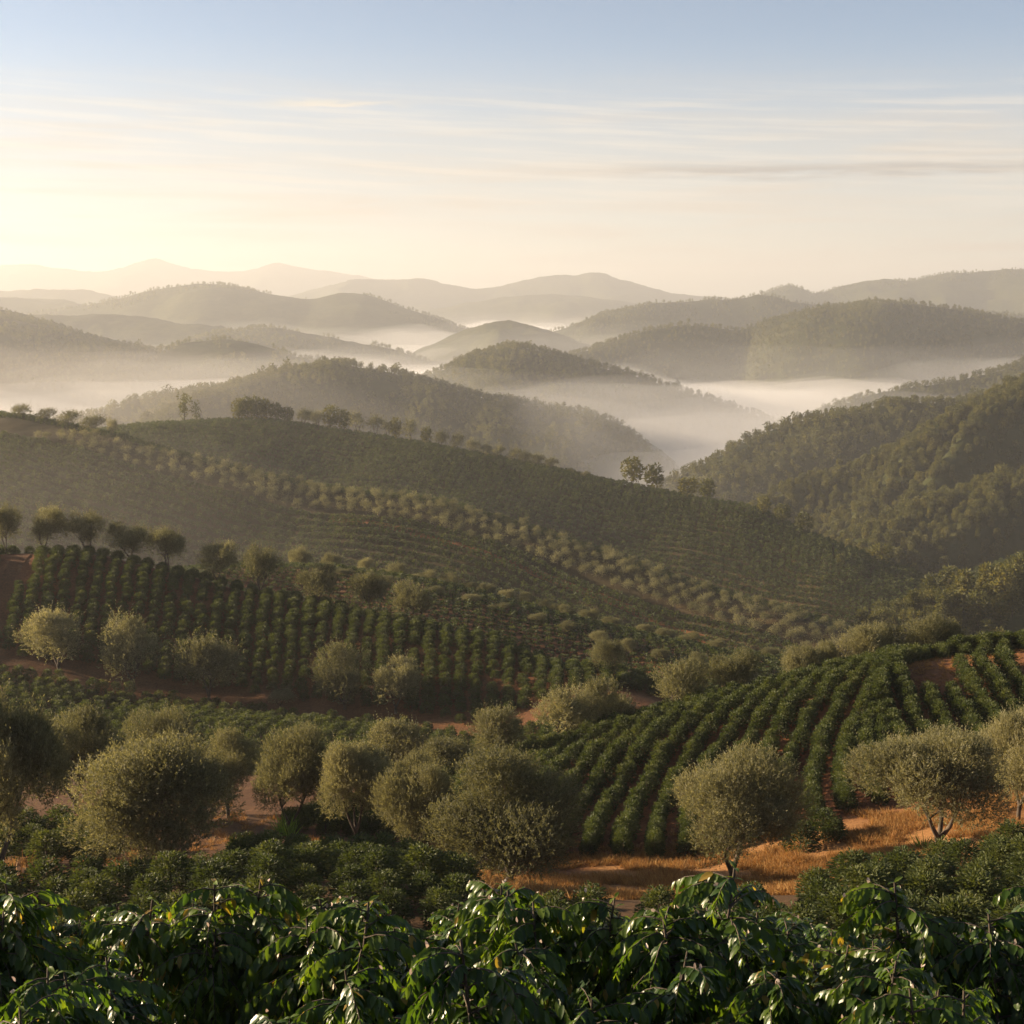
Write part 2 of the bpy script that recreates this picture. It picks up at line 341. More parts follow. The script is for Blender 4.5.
# close the middle of the sheet
c_i = len(vs_); vs_ = np.concatenate([vs_, [[0, 0, float(near_z(0., 0.))]]])
inner = np.arange(len(ang)) * len(rad); 
capq = np.array([[c_i, inner[(i + 2) % len(ang)], inner[(i + 1) % len(ang)], inner[i]] for i in range(0, len(ang) - 1, 2)])
ground_me = new_mesh('ground', vs_, np.concatenate([nq, capq]), [M['ground']], smooth_sh=True,
                     vattr={'grass': np.append(gmask.ravel(), 0), 'litter': np.append(lmask.ravel(), 1)})
ground = tag(obj('ground', ground_me), 'red soil ground falling away into the misty valleys', kind='structure')

# ------------------------------------------------------------------ hills: each a ridge with two flanks
def catmull(P, n):
    P = np.asarray(P, float); d = np.concatenate([[0], np.cumsum(np.linalg.norm(np.diff(P[:, :2], axis=0), axis=1))])
    u = np.linspace(0, d[-1], n); m = np.gradient(P, d, axis=0)
    i = np.clip(np.searchsorted(d, u, side='right') - 1, 0, len(d) - 2); h = (d[i + 1] - d[i]); t = ((u - d[i]) / h)[:, None]; h = h[:, None]
    return ((2 * t ** 3 - 3 * t ** 2 + 1) * P[i] + (t ** 3 - 2 * t ** 2 + t) * h * m[i] + (-2 * t ** 3 + 3 * t ** 2) * P[i + 1] + (t ** 3 - t ** 2) * h * m[i + 1])
class Hill:
    def __init__(s, pts, slope, w, front, back, gully=.12, gl=90, rough=2.0, rl=30, nu=260, nv=90, bslope=None, normal=None, seed=0, toe=None):
        p = np.array([at(a, b, c) for a, b, c in pts]); s.P = catmull(p, 400)
        e = s.P[-1, :2] - s.P[0, :2]; e /= np.linalg.norm(e)
        n = np.array([e[1], -e[0]]);
        if n[1] > 0: n = -n
        if normal is not None: n = np.array(normal, float); n /= np.linalg.norm(n)
        s.n = n; m = np.array([-n[1], n[0]]); s.m = m
        s.t = s.P[:, :2] @ m
        if s.t[-1] < s.t[0]: s.m = m = -m; s.t = s.P[:, :2] @ m
        s.t = np.maximum.accumulate(s.t + np.arange(len(s.t)) * 1e-6)
        s.slope, s.w, s.front, s.back, s.gully, s.gl, s.rough, s.rl, s.seed = slope, w, front, back, gully, gl, rough, rl, seed
        s.bslope = slope if bslope is None else bslope; s.nu, s.nv = nu, nv
        s.toe = toe
    def zuv(s, t, v, x, y):
        pz = np.interp(t, s.t, s.P[:, 2])
        k = np.where(v > 0, s.slope, s.bslope)
        drop = k * (np.sqrt(v * v + s.w ** 2) - s.w)
        av = np.abs(v); f = smooth(0, s.w * 2.5, av)
        g = fbm((t + s.seed * 71) / s.gl + .18 * vnoise(v / s.gl * 2, t / s.gl), v / (s.gl * 3.0) + s.seed, 3)
        z = pz - drop + s.gully * np.minimum(av, s.gl * 1.6) * g * 2 + s.rough * (.6 + .5 * f) * fbm(x / s.rl + s.seed, y / s.rl, 5, .56)
        if s.toe is not None:
            d = np.maximum(z - s.toe, -40.); z = s.toe + np.where(d > 12, d, 12 * np.exp(np.minimum(d - 12, 0) / 24) )
        return z
    def pos(s, t, v):
        t, v = np.broadcast_arrays(np.asarray(t, float), np.asarray(v, float))
        bx = np.interp(t, s.t, s.P[:, 0]); by = np.interp(t, s.t, s.P[:, 1])
        x = bx + s.n[0] * v; y = by + s.n[1] * v
        return np.stack([x, y, s.zuv(t, v, x, y)], -1)
    def z(s, x, y):
        q = np.stack([x, y], -1); t = q @ s.m
        bx = np.interp(t, s.t, s.P[:, 0]); by = np.interp(t, s.t, s.P[:, 1])
        v = (x - bx) * s.n[0] + (y - by) * s.n[1]
        return s.zuv(t, v, x, y)
    def build(s, m, label):
        t = np.linspace(s.t[0], s.t[-1], s.nu)
        k = np.linspace(-1, 1, s.nv); v = np.where(k > 0, s.front * np.abs(k) ** 1.5, -s.back * np.abs(k) ** 1.5)
        Tt, V = np.meshgrid(t, v, indexing='ij')
        g = s.pos(Tt, V)
        me = new_mesh('hill', g.reshape(-1, 3), grid_quads(s.nu, s.nv), [m], smooth_sh=True)
        return tag(obj('hill', me), label, kind='structure')
    def cast(s, px, py, y0, y1, n=400):
        """where the sight line through a pixel meets this hill"""
        Y = np.linspace(y0, y1, n); a, b = ray(px, py); hz = s.z(a * Y, Y); d = b * Y - hz
        i = np.argmax(d < 0) if (d < 0).any() else np.argmin(d)
        return np.array([a * Y[i], Y[i], hz[i]])

H = {}
H['B'] = Hill([(-330, 425, 500), (-120, 416, 455), (0, 417, 432), (40, 423, 425), (80, 431, 418), (130, 443, 410), (220, 466, 398), (330, 491, 385), (430, 506, 372), (560, 541, 352), (700, 591, 325), (830, 629, 300), (930, 668, 285), (1040, 720, 275)],
              .42, 9, 95, 120, gully=.06, gl=60, rough=1.5, rl=25, nu=420, nv=150, normal=(-.33, -1))
H['C'] = Hill([(-60, 445, 640), (60, 436, 620), (130, 428, 605), (200, 423, 595), (280, 422, 585), (330, 431, 578), (400, 442, 566), (480, 457, 552), (550, 472, 540), (620, 486, 528), (690, 497, 514), (750, 511, 500), (820, 541, 480), (880, 566, 465), (920, 582, 455), (990, 640, 440), (1090, 720, 430)],
              .46, 12, 210, 160, gully=.10, gl=80, rough=2.0, rl=32, nu=420, nv=160, normal=(-.25, -1))
H['E'] = Hill([(790, 700, 330), (850, 640, 345), (900, 610, 358), (960, 590, 370), (1024, 572, 380), (1120, 556, 395), (1300, 540, 420)],
              .40, 14, 150, 120, gully=.10, gl=50, rough=2.0, rl=25, nu=200, nv=90, normal=(-.3, -1))
H['D4'] = Hill([(780, 640, 520), (860, 606, 530), (910, 588, 540), (960, 568, 550), (1024, 541, 560), (1120, 510, 580), (1300, 470, 620)],
              .42, 16, 200, 160, gully=0.18, gl=70, rough=4, rl=35, nu=200, nv=90, normal=(-.8, -1))
H['D3'] = Hill([(720, 625, 650), (800, 568, 662), (860, 530, 670), (910, 508, 680), (960, 490, 690), (1024, 472, 700), (1120, 450, 720), (1300, 420, 760)],
              .46, 22, 240, 180, gully=0.234, gl=80, rough=5, rl=45, nu=220, nv=100, normal=(-.8, -1))
H['D2'] = Hill([(640, 580, 790), (720, 520, 800), (790, 480, 810), (850, 462, 820), (900, 441, 830), (950, 415, 840), (1024, 383, 860), (1120, 350, 890), (1300, 320, 950)],
              .48, 25, 330, 220, gully=0.252, gl=100, rough=6, rl=55, nu=240, nv=110, normal=(-.8, -1))
H['D1'] = Hill([(580, 530, 1000), (640, 497, 1005), (690, 467, 1010), (730, 446, 1015), (765, 428, 1020), (800, 417, 1030), (850, 407, 1040), (900, 399, 1050), (950, 397, 1060), (1024, 385, 1080), (1150, 365, 1120)],
              .50, 25, 330, 300, gully=0.224, gl=110, rough=6, rl=60, nu=240, nv=110, normal=(-.8, -1))
H['F1'] = Hill([(-60, 445, 1250), (20, 425, 1260), (80, 411, 1270), (130, 397, 1280), (190, 388, 1290), (250, 378, 1300), (300, 366, 1310), (330, 361, 1310), (370, 366, 1310), (420, 379, 1300), (480, 394, 1290), (530, 402, 1280), (570, 405, 1270), (605, 415, 1255), (640, 440, 1230), (690, 490, 1200)],
              .40, 40, 420, 340, gully=0.27, gl=150, rough=9, rl=80, nu=300, nv=110, normal=(-.15, -1))
H['F2'] = Hill([(360, 400, 1640), (410, 376, 1650), (450, 362, 1660), (485, 349, 1660), (515, 344, 1660), (550, 351, 1650), (600, 363, 1640), (650, 378, 1620), (700, 394, 1600), (750, 408, 1580), (800, 430, 1560)],
              .40, 35, 420, 340, gully=0.18, gl=150, rough=7, rl=80, nu=240, nv=100, normal=(-.1, -1))
H['G1'] = Hill([(-260, 300, 2150), (-120, 306, 2120), (-40, 312, 2100), (20, 318, 2080), (60, 325, 2060), (100, 340, 2050), (150, 345, 2040), (200, 338, 2040), (240, 338, 2040), (280, 346, 2030), (330, 362, 2000), (400, 392, 1980), (470, 430, 1950)],
              .36, 60, 620, 500, gully=0.256, gl=220, rough=13, rl=110, nu=240, nv=90, normal=(.1, -1))
H['G2'] = Hill([(120, 380, 2700), (180, 345, 2720), (220, 331, 2720), (260, 325, 2730), (300, 328, 2730), (350, 338, 2720), (400, 350, 2700), (460, 375, 2660), (520, 400, 2640)],
              .34, 70, 600, 500, gully=0.224, gl=240, rough=15, rl=80, nu=160, nv=70, normal=(0, -1))
H['G3'] = Hill([(-120, 330, 3000), (-30, 318, 3000), (30, 315, 3000), (80, 317, 3000), (120, 316, 3000), (170, 321, 2980), (230, 336, 2950), (300, 372, 2900)],
              .34, 70, 600, 500, gully=0.224, gl=240, rough=15, rl=80, nu=160, nv=70, normal=(0, -1))
H['H1'] = Hill([(-40, 318, 3900), (60, 308, 3880), (110, 298, 3860), (150, 289, 3850), (180, 284, 3850), (207, 281, 3850), (240, 287, 3850), (280, 296, 3840), (310, 298, 3830), (345, 291, 3820), (365, 292, 3810), (400, 304, 3790), (430, 314, 3760), (460, 325, 3720), (520, 350, 3660)],
              .34, 80, 800, 700, gully=0.16, gl=320, rough=8, rl=90, nu=220, nv=80, normal=(0, -1))
H['H0'] = Hill([(-220, 296, 4400), (-60, 298, 4400), (0, 297, 4400), (40, 302, 4400), (90, 308, 4380), (140, 316, 4350), (220, 330, 4300)],
              .32, 90, 800, 700, gully=0.21, gl=320, rough=20, rl=100, nu=140, nv=60, normal=(0, -1))
H['H2'] = Hill([(-200, 292, 6000), (-60, 292, 6000), (0, 291, 6000), (50, 290, 6000), (90, 292, 6000), (140, 300, 5950), (200, 312, 5900)],
              .30, 110, 900, 800, gully=0.21, gl=400, rough=26, rl=120, nu=120, nv=50, normal=(0, -1))
H['K2'] = Hill([(380, 365, 2900), (430, 345, 2920), (465, 330, 2940), (500, 322, 2950), (530, 328, 2940), (570, 338, 2920), (620, 360, 2880)],
              .32, 60, 500, 400, gully=0.192, gl=200, rough=13, rl=65, nu=120, nv=60, normal=(0, -1))
H['RL'] = Hill([(780, 430, 1480), (840, 400, 1500), (880, 386, 1510), (920, 379, 1520), (970, 371, 1530), (1024, 358, 1550), (1120, 345, 1580), (1300, 330, 1650)],
              .40, 35, 400, 300, gully=0.224, gl=140, rough=8, rl=80, nu=180, nv=80, normal=(-.3, -1))
H['R1'] = Hill([(540, 372, 2150), (580, 350, 2180), (620, 336, 2200), (660, 326, 2220), (700, 322, 2240), (735, 326, 2240), (770, 318, 2250), (805, 313, 2250), (850, 305, 2260), (880, 300, 2260), (920, 300, 2260), (960, 307, 2260), (1024, 320, 2260), (1100, 330, 2260), (1300, 340, 2300)],
              .42, 60, 640, 500, gully=0.28, gl=210, rough=9, rl=110, nu=300, nv=110, normal=(-.2, -1))
H['R2'] = Hill([(500, 350, 3250), (560, 328, 3280), (610, 312, 3300), (650, 305, 3320), (700, 299, 3330), (750, 294, 3340), (790, 298, 3340), (830, 302, 3340), (880, 304, 3340), (960, 310, 3340), (1050, 318, 3340)],
              .36, 80, 760, 600, gully=0.272, gl=280, rough=16, rl=85, nu=220, nv=80, normal=(-.1, -1))
H['R3'] = Hill([(700, 318, 4900), (750, 298, 4900), (775, 287, 4900), (792, 283, 4900), (815, 291, 4900), (840, 285, 4900), (880, 278, 4900), (910, 279, 4900), (950, 273, 4900), (985, 269, 4900), (1024, 267, 4900), (1100, 270, 4900), (1250, 280, 4900)],
              .34, 100, 900, 800, gully=0.24, gl=360, rough=22, rl=100, nu=220, nv=70, normal=(0, -1))
H['J'] = Hill([(250, 305, 7400), (300, 294, 7400), (340, 285, 7400), (362, 280, 7400), (390, 282, 7400), (415, 278, 7400), (445, 283, 7400), (480, 288, 7400), (510, 283, 7400), (540, 277, 7400), (560, 274, 7400), (575, 276, 7400), (592, 272, 7400), (615, 279, 7400), (650, 288, 7400), (700, 296, 7400), (780, 304, 7400)],
              .30, 110, 900, 800, gully=0.18, gl=480, rough=26, rl=130, nu=240, nv=60, normal=(0, -1))
H['J2'] = Hill([(430, 310, 6000), (470, 303, 6000), (505, 297, 6000), (540, 294, 6000), (575, 296, 6000), (610, 300, 6000), (680, 310, 6000)],
              .28, 90, 700, 600, gully=0.14, gl=400, rough=18, rl=110, nu=120, nv=50, normal=(0, -1))
H['K'] = Hill([(-260, 262, 11000), (-100, 268, 11000), (0, 266, 11000), (30, 264, 11000), (60, 268, 11000), (100, 271, 11000), (130, 266, 11000), (152, 260, 11000), (180, 266, 11000), (215, 271, 11000), (250, 270, 11000), (280, 263, 11000), (300, 267, 11000), (330, 273, 11000), (370, 279, 11000), (420, 284, 11000), (480, 290, 11000), (600, 300, 11000)],
              .30, 150, 1300, 1200, gully=0.12, gl=800, rough=40, rl=190, nu=260, nv=50, normal=(0, -1))
LABELS = {'B': 'terraced slope with a strip of small olives under its ridge', 'C': 'long hazy hill of contour rows with round trees along its ridge',
 'E': 'dark scrubby hillside at the foot of the wooded spurs', 'D4': 'lowest spur with a small sunlit terraced field', 'D3': 'wooded spur behind the sunlit terraced field',
 'D2': 'wooded spur with faint terraces high on its flank', 'D1': 'farthest of the sunlit wooded spurs beside the fog', 'F1': 'broad wooded hill behind the tall forked tree',
 'F2': 'small peaked wooded hill rising from the fog', 'G1': 'hazy tree covered hill beside the bright fog', 'G2': 'low pale hill between two hazier ridges', 'G3': 'pale hill with a level top in the haze',
 'H1': 'double topped blue grey mountain in haze', 'H0': 'faint shoulder hill beside the double topped mountain', 'H2': 'very pale low ridge in haze', 'K2': 'small pale hill standing in the fog',
 'RL': 'low wooded spur under the big dark hill', 'R1': 'big dark wooded hill across the fog', 'R2': 'grey hill behind the big dark wooded hill',
 'R3': 'long blue grey mountain ridge on the horizon', 'J': 'pale mountain chain above the distant fog', 'J2': 'flat pale ridge lying in the distant fog', 'K': 'faintest mountain range on the horizon'}
TREE_TOPS = {'D1': 5, 'D2': 5, 'D3': 4.5, 'D4': 4.5, 'F1': 5.5, 'F2': 5.5, 'RL': 6, 'R1': 6, 'G1': 6, 'G2': 6, 'R2': 6, 'R3': 6, 'H1': 6, 'E': 3}
for k, h in H.items():
    h.P[:, 2] -= TREE_TOPS.get(k, 0)
    h.seed = hash(k) % 97 if False else sum(map(ord, k)) % 37
    h.build(M['terrace'] if k in 'BC' else M['wooded'], LABELS[k])

# ------------------------------------------------------------------ air: haze and valley mist
def box_mesh(name, x0, x1, y0, y1, z0, z1, m):
    v = [(x, y, z) for x in (x0, x1) for y in (y0, y1) for z in (z0, z1)]
    f = [(0, 1, 3, 2), (4, 6, 7, 5), (0, 4, 5, 1), (2, 3, 7, 6), (0, 2, 6, 4), (1, 5, 7, 3)]
    return new_mesh(name, v, f, [m])
haze = tag(obj('haze', box_mesh('haze', -16000, 16000, -16000, 16000, -232, HAZE_TOP, volume_mat('haze', HAZE_DENSITY, (.67, .68, .69), .32))),
           'warm morning haze over the whole valley', kind='stuff')
def mist(top, dens, amp, y0, label, nx=300, ny=300, seed=0):
    x = np.linspace(-5200, 5200, nx); y = y0 + (13200 - y0) * np.linspace(0, 1, ny) ** 1.8
    X, Y = np.meshgrid(x, y, indexing='ij')
    Z = top + amp * fbm(X / 360 + seed, Y / 360, 5, .55) * 2 - 70 * (1 - smooth(0, 260, Y - y0 - 340 * (1 - smooth(-60, 110, X))))
    n = nx * ny; v = np.concatenate([np.stack([X, Y, Z], -1).reshape(-1, 3), np.stack([X, Y, 0 * Z - 226 - seed], -1).reshape(-1, 3)])
    q = grid_quads(nx, ny); f = [q, q[:, ::-1] + n]
    for edge in (np.arange(ny), (nx - 1) * ny + np.arange(ny), np.arange(nx) * ny, np.arange(nx) * ny + ny - 1):
        f.append(np.stack([edge[:-1], edge[1:], edge[1:] + n, edge[:-1] + n], -1))
    me = new_mesh('mist', v, np.concatenate(f), [volume_mat('mist', dens, (.93, .925, .92), .3)], smooth_sh=True)
    import bmesh
    bm = bmesh.new(); bm.from_mesh(me); bmesh.ops.recalc_face_normals(bm, faces=bm.faces); bm.to_mesh(me); bm.free()
    return tag(obj('mist', me), label, kind='stuff')
mist(-124, .0036, 16, 800, 'dense white fog lying in the valley floors', seed=0)
mist(-117, .0014, 34, 760, 'fog above the densest valley fog', seed=1)
mist(-101, .00036, 34, 720, 'thin mist above the valley fog', seed=2)
mist(-72, .00008, 22, 680, 'faint veil of mist over the valley', seed=3)

# thin golden haze lying on the left, between the planted hill and the terraced slope
def haze_pool(x0, x1, y0, y1, top, low, dens, label):
    x = np.linspace(x0, x1, 60); y = np.linspace(y0, y1, 50); X, Y = np.meshgrid(x, y, indexing='ij')
    e = smooth(0, .8, np.minimum((X - x0), (x1 - X)) / (x1 - x0) * 2) * smooth(0, .5, np.minimum(Y - y0, y1 - Y) / (y1 - y0) * 2)
    Z = low + (top - low) * e + 3 * fbm(X / 40, Y / 40, 3) * e; n = X.size
    v = np.concatenate([np.stack([X, Y, Z], -1).reshape(-1, 3), np.stack([X, Y, 0 * Z + low - 25], -1).reshape(-1, 3)])
    q = grid_quads(60, 50); f = [q[:, ::-1], q + n]
    for edge in (np.arange(50), 59 * 50 + np.arange(50), np.arange(60) * 50, np.arange(60) * 50 + 49): f.append(np.stack([edge[:-1], edge[1:], edge[1:] + n, edge[:-1] + n], -1))
    me = new_mesh('mist', v, np.concatenate(f), [volume_mat('mist', dens, (.80, .76, .70), .45)], smooth_sh=True)
    import bmesh
    bm = bmesh.new(); bm.from_mesh(me); bmesh.ops.recalc_face_normals(bm, faces=bm.faces); bm.to_mesh(me); bm.free()
    return tag(obj('mist', me), label, kind='stuff')
haze_pool(-330, 60, 212, 430, -36, -110, .00045, 'thin golden haze over the terraced slope')
haze_pool(-900, 150, 690, 1330, -40, -170, .0004, 'golden haze drifting in front of the broad wooded hill')
# ------------------------------------------------------------------ plant builders
def coffee_bush_mesh(rng, nbr, pairs, big, lsize, h=1.65, rad=.78, stems=3, split=False, bloom=0.0, leaf_tmpl=None):
    """upright stems, side branches that arch over, leaves in pairs hanging off them"""
    fol = MB(); wood = fol if not split else MB(); wm = 1 if not split else 0
    tv, tf = leaf_tmpl if leaf_tmpl is not None else (BIGLEAF if big else FOLD)
    roots = [np.array([rng.normal(0, .09), rng.normal(0, .09), 0]) for _ in range(stems)]
    tops = [np.array([r[0] * 2.4 + rng.normal(0, .14), r[1] * 2.4 + rng.normal(0, .14), h * rng.uniform(.86, .99)]) for r in roots]
    for r, tp in zip(roots, tops):
        wood.tube([r - [0, 0, .15], r + (tp - r) * .4 + rng.normal(0, .02, 3), tp], [.022, .015, .006], 5, .5, wm)
    P, D, N, Ln, Wd, Tn = [], [], [], [], [], []
    for i in range(nbr):
        k = rng.integers(stems); f = rng.beta(2.2, 1.15) * .93 + .05
        base = roots[k] + (tops[k] - roots[k]) * f
        az = i * 2.399 + rng.normal(0, .35)
        L = rad * (1.08 - .62 * f ** 2.4) * rng.uniform(.75, 1.12)
        rise = rng.uniform(.20, .45) + .35 * max(0, f - .6); sag = rng.uniform(.45, .9) + .25 * (1 - f)
        u = np.linspace(0, 1, 6); dh = np.array([math.cos(az), math.sin(az), 0])
        pts = base + dh * (L * (u - .12 * u ** 3))[:, None] + np.array([0, 0, 1]) * (L * (rise * u - sag * u ** 2))[:, None]
        if big: wood.tube(pts, np.linspace(.0045, .0015, 6), 4, .5, wm)
        n = max(2, int(pairs * rng.uniform(.8, 1.2)))
        for q in np.linspace(.12 if big else .35, 1, n):
            x = q * 5; j = min(int(x), 4); pt = pts[j] + (pts[j + 1] - pts[j]) * (x - j); tg = unit(pts[j + 1] - pts[j])
            side = unit(np.cross(tg, [0, 0, 1.]))
            for sg in (-1, 1):
                d = tg * rng.uniform(.25, .75) + side * sg * rng.uniform(.55, 1.0) + np.array([0, 0, -rng.uniform(.1, 1.1)]) + rng.normal(0, .12, 3)
                P.append(pt); D.append(d); N.append(np.array([0, 0, 1.]) + side * sg * .35 + rng.normal(0, .18, 3))
                sz = lsize * rng.uniform(.7, 1.15) * (1 - .35 * (q > .9)); Ln.append(sz); Wd.append(sz * (rng.uniform(.44, .56) if big else rng.uniform(.36, .46)))
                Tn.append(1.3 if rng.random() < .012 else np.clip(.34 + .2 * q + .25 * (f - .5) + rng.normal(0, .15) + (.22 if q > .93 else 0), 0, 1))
    # young shoots at the tips of the stems
    for tp in tops:
        for j in range(9 if big else 3):
            for sg in (0, 1):
                az = j * 1.7 + sg * math.pi; d = np.array([math.cos(az), math.sin(az), rng.uniform(-.15, .75)])
                P.append(tp - [0, 0, .05 * j]); D.append(d); N.append(np.array([0, 0, 1.]) + rng.normal(0, .2, 3)); sz = lsize * rng.uniform(.6, .95); Ln.append(sz); Wd.append(sz * .4); Tn.append(rng.uniform(.65, 1))
    put_leaves(fol, tv, tf, np.array(P), np.array(D), np.array(N), np.array(Ln), np.array(Wd), np.array(Tn))
    if bloom:
        # small pale young leaf tips and buds
        m = int(len(P) * bloom); ix = rng.integers(0, len(P), m); pp = np.array(P)[ix] + rng.normal(0, .012, (m, 3)) + [0, 0, .015]
        put_leaves(fol, *FOLD, pp, rng.normal(0, .6, (m, 3)) + [0, 0, .5], rng.normal(0, 1, (m, 3)), .028, .02, rng.uniform(.2, 1, m), 2)
    return fol, wood
def shrub_mesh(rng, n, ls, h=1.2, rad=.60, tmpl=DIAMOND):
    """dense clipped-looking coffee bush: tiers of leaf tufts on a short stem"""
    mb = MB(); mb.tube([[0, 0, -.15], [0, 0, h * .5], [0, 0, h * .85]], [.03, .02, .008], 4, .5, 1)
    nl = 26; L = []
    for i in range(nl):
        f = (i + .5) / nl; a = i * 2.399 + rng.normal(0, .3); r = rad * (.92 - .62 * f ** 2.2) * rng.uniform(.7, 1.0)
        L.append([math.cos(a) * r * .72, math.sin(a) * r * .72, h * (.14 + .76 * f)])
    L = np.array(L); li = rng.integers(0, nl, n); d = unit(rng.normal(0, 1, (n, 3)))
    p = L[li] + d * (rad * .36 * (.3 + .7 * rng.random(n) ** .5))[:, None] * [1, 1, .75]
    out = unit(p * [1, 1, .25] + [0, 0, .02])
    put_leaves(mb, *tmpl, p, out * .9 + d * .5 + rng.normal(0, .35, (n, 3)) + np.array([0, 0, -.15]), d + rng.normal(0, .5, (n, 3)) + [0, 0, .6], ls * rng.uniform(.7, 1.25, n), ls * .46,
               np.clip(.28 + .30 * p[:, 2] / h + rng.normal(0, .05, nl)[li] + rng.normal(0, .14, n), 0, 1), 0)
    return mb
def olive_mesh(rng, nlobe, nsprig, per, ll, lw, shape='round', split=True, base=.0):
    """unit high tree: forked trunk, crown of upright sprigs"""
    wood = MB(); fol = MB() if split else wood; fm = 0 if split else 1
    fork = rng.uniform(.09, .14); ns = rng.integers(2, 4)
    lean = rng.normal(0, .015, 2)
    if shape == 'shrub': fork = .03; ns = 4
    wood.tube([[0, 0, -.06], [lean[0] * .5, lean[1] * .5, fork * .5], [lean[0], lean[1], fork]], [.036, .027, .026], 7, .5, 0)
    zc, rz, rx = (.60, .39, .46) if shape == 'round' else (.50, .49, .48) if shape == 'shrub' else (.59, .40, .45)
    lobes = []; asym = rng.normal(0, .04, 2)
    for i in range(nlobe):
        a = i * 2.399 + rng.normal(0, .3); e = rng.uniform(-.75, .95); c = math.sqrt(max(0, 1 - e * e))
        k = rng.uniform(.50, .86)
        p = np.array([math.cos(a) * c * rx * k + asym[0], math.sin(a) * c * rx * k + asym[1], zc + e * rz * k])
        if shape == 'heart': p[:2] *= .62 + .5 * smooth(.25, .7, p[2])
        lobes.append((p, rng.uniform(.13, .25) * (1.12 if shape != 'heart' else .95)))
    for i in range(ns):
        a = i * 2 * math.pi / ns + rng.uniform(0, 1.2); sp = rng.uniform(.12, .2)
        m1 = np.array([lean[0] + math.cos(a) * sp * .5, lean[1] + math.sin(a) * sp * .5, fork + .12]); m2 = np.array([math.cos(a) * sp, math.sin(a) * sp, fork + .32])
        wood.tube([[lean[0], lean[1], fork - .015], m1, m2], [.022, .017, .010], 6, .5, 0)
        for p, r in lobes[i::ns]:
            wood.tube([m1 + (m2 - m1) * rng.uniform(.2, 1), (m2 + p) / 2 + rng.normal(0, .015, 3), p], [.009, .006, .002], 4, .5, 0)
    n = nsprig; li = rng.integers(0, nlobe, n); C = np.array([l[0] for l in lobes])[li]; Rr = np.array([l[1] for l in lobes])[li]
    d = unit(rng.normal(0, 1, (n, 3)) + [0, 0, .25]); rr = Rr * (.25 + .75 * rng.random(n) ** .55)
    b = C + d * rr[:, None] * np.array([1, 1, .95])
    sd = unit(d * .55 + np.array([0, 0, .75]) + (b - [0, 0, zc]) * .5 + rng.normal(0, .33, (n, 3)))
    sl = ll * 2.6 * rng.uniform(.6, 1.3, n) * np.where(rng.random(n) < .10, 2.4, 1.0)
    lobe_t = rng.normal(0, .09, nlobe)[li]
    P, D, N, Tn = [], [], [], []
    for j in range(per):
        u = (j + .5) / per; pr = unit(np.cross(sd, rng.normal(0, 1, (n, 3))))
        P.append(b + sd * (sl * u)[:, None]); D.append(sd * .8 + pr * .75); N.append(pr + rng.normal(0, .5, (n, 3)))
        Tn.append(np.clip(.42 + .16 * u + lobe_t + rng.normal(0, .16, n), 0, 1))
    P = np.concatenate(P); k = P[:, 2] > .19 if shape != 'shrub' else P[:, 2] > .01
    put_leaves(fol, *DIAMOND, P[k], np.concatenate(D)[k], np.concatenate(N)[k], ll * rng.uniform(.7, 1.25, k.sum()), lw, np.concatenate(Tn)[k], fm)
    return wood, fol
def forest_mesh(rng, n, ls, kind='broad', nl=9):
    """unit high woodland tree in one mesh: trunk (slot 0) and crown (slot 1)"""
    mb = MB(); mb.tube([[0, 0, -.12], [rng.normal(0, .01), rng.normal(0, .01), .45], [0, 0, .9]], [.020, .014, .004], 5)
    L = []
    for i in range(nl):
        z = .26 + .66 * (i + rng.random()) / nl
        prof = {'broad': .30 * math.sin(math.pi * min(1, (z - .12) / .9)) ** .7, 'tall': .20 * math.sin(math.pi * min(1, (z - .1) / .95)) ** .8, 'cone': .22 * (1.05 - z), 'flat': .34 if z > .68 else .10}[kind]
        a = i * 2.399 + rng.normal(0, .4); L.append((np.array([math.cos(a) * prof * .7, math.sin(a) * prof * .7, z]), rng.uniform(.09, .15) * (1 if kind != 'cone' else .8)))
        mb.tube([[0, 0, max(.2, z - .16)], L[-1][0]], [.008, .002], 3)
    li = rng.integers(0, nl, n); C = np.array([l[0] for l in L])[li]; r = np.array([l[1] for l in L])[li]
    d = unit(rng.normal(0, 1, (n, 3))); p = C + d * (r * (.4 + .6 * rng.random(n) ** .5))[:, None]
    put_leaves(mb, *DIAMOND, p, d + rng.normal(0, .5, (n, 3)) + [0, 0, .3], rng.normal(0, 1, (n, 3)), ls * rng.uniform(.7, 1.4, n), ls * .55, np.clip(.5 + rng.normal(0, .08, nl)[li] + rng.normal(0, .13, n), 0, 1), 1)
    return mb
def tuft_mesh(rng, n, h, spread):
    mb = MB(); a = rng.uniform(0, 2 * np.pi, n); b = np.stack([np.cos(a), np.sin(a), 0 * a], 1) * (spread * rng.random(n))[:, None]
    d = np.stack([np.cos(a) * .5, np.sin(a) * .5, np.full(n, 1.)], 1) + rng.normal(0, .3, (n, 3)); d[:, 2] = np.abs(d[:, 2])
    put_leaves(mb, np.array([[-.5, 0, 0], [.5, 0, 0], [.25, .6, -.05], [-.25, .6, -.05], [.02, 1, -.25], [-.02, 1, -.25]]), np.array([[0, 1, 2, 3], [3, 2, 4, 5]]),
               b, d, rng.normal(0, 1, (n, 3)), h * rng.uniform(.5, 1.2, n), h * .07, rng.random(n))
    return mb
rg = np.random.default_rng(5)
CM = [M['coffee'], M['bark'], M['bloom']]; CF = [M['coffee_far'], M['bark']]
BIG = []
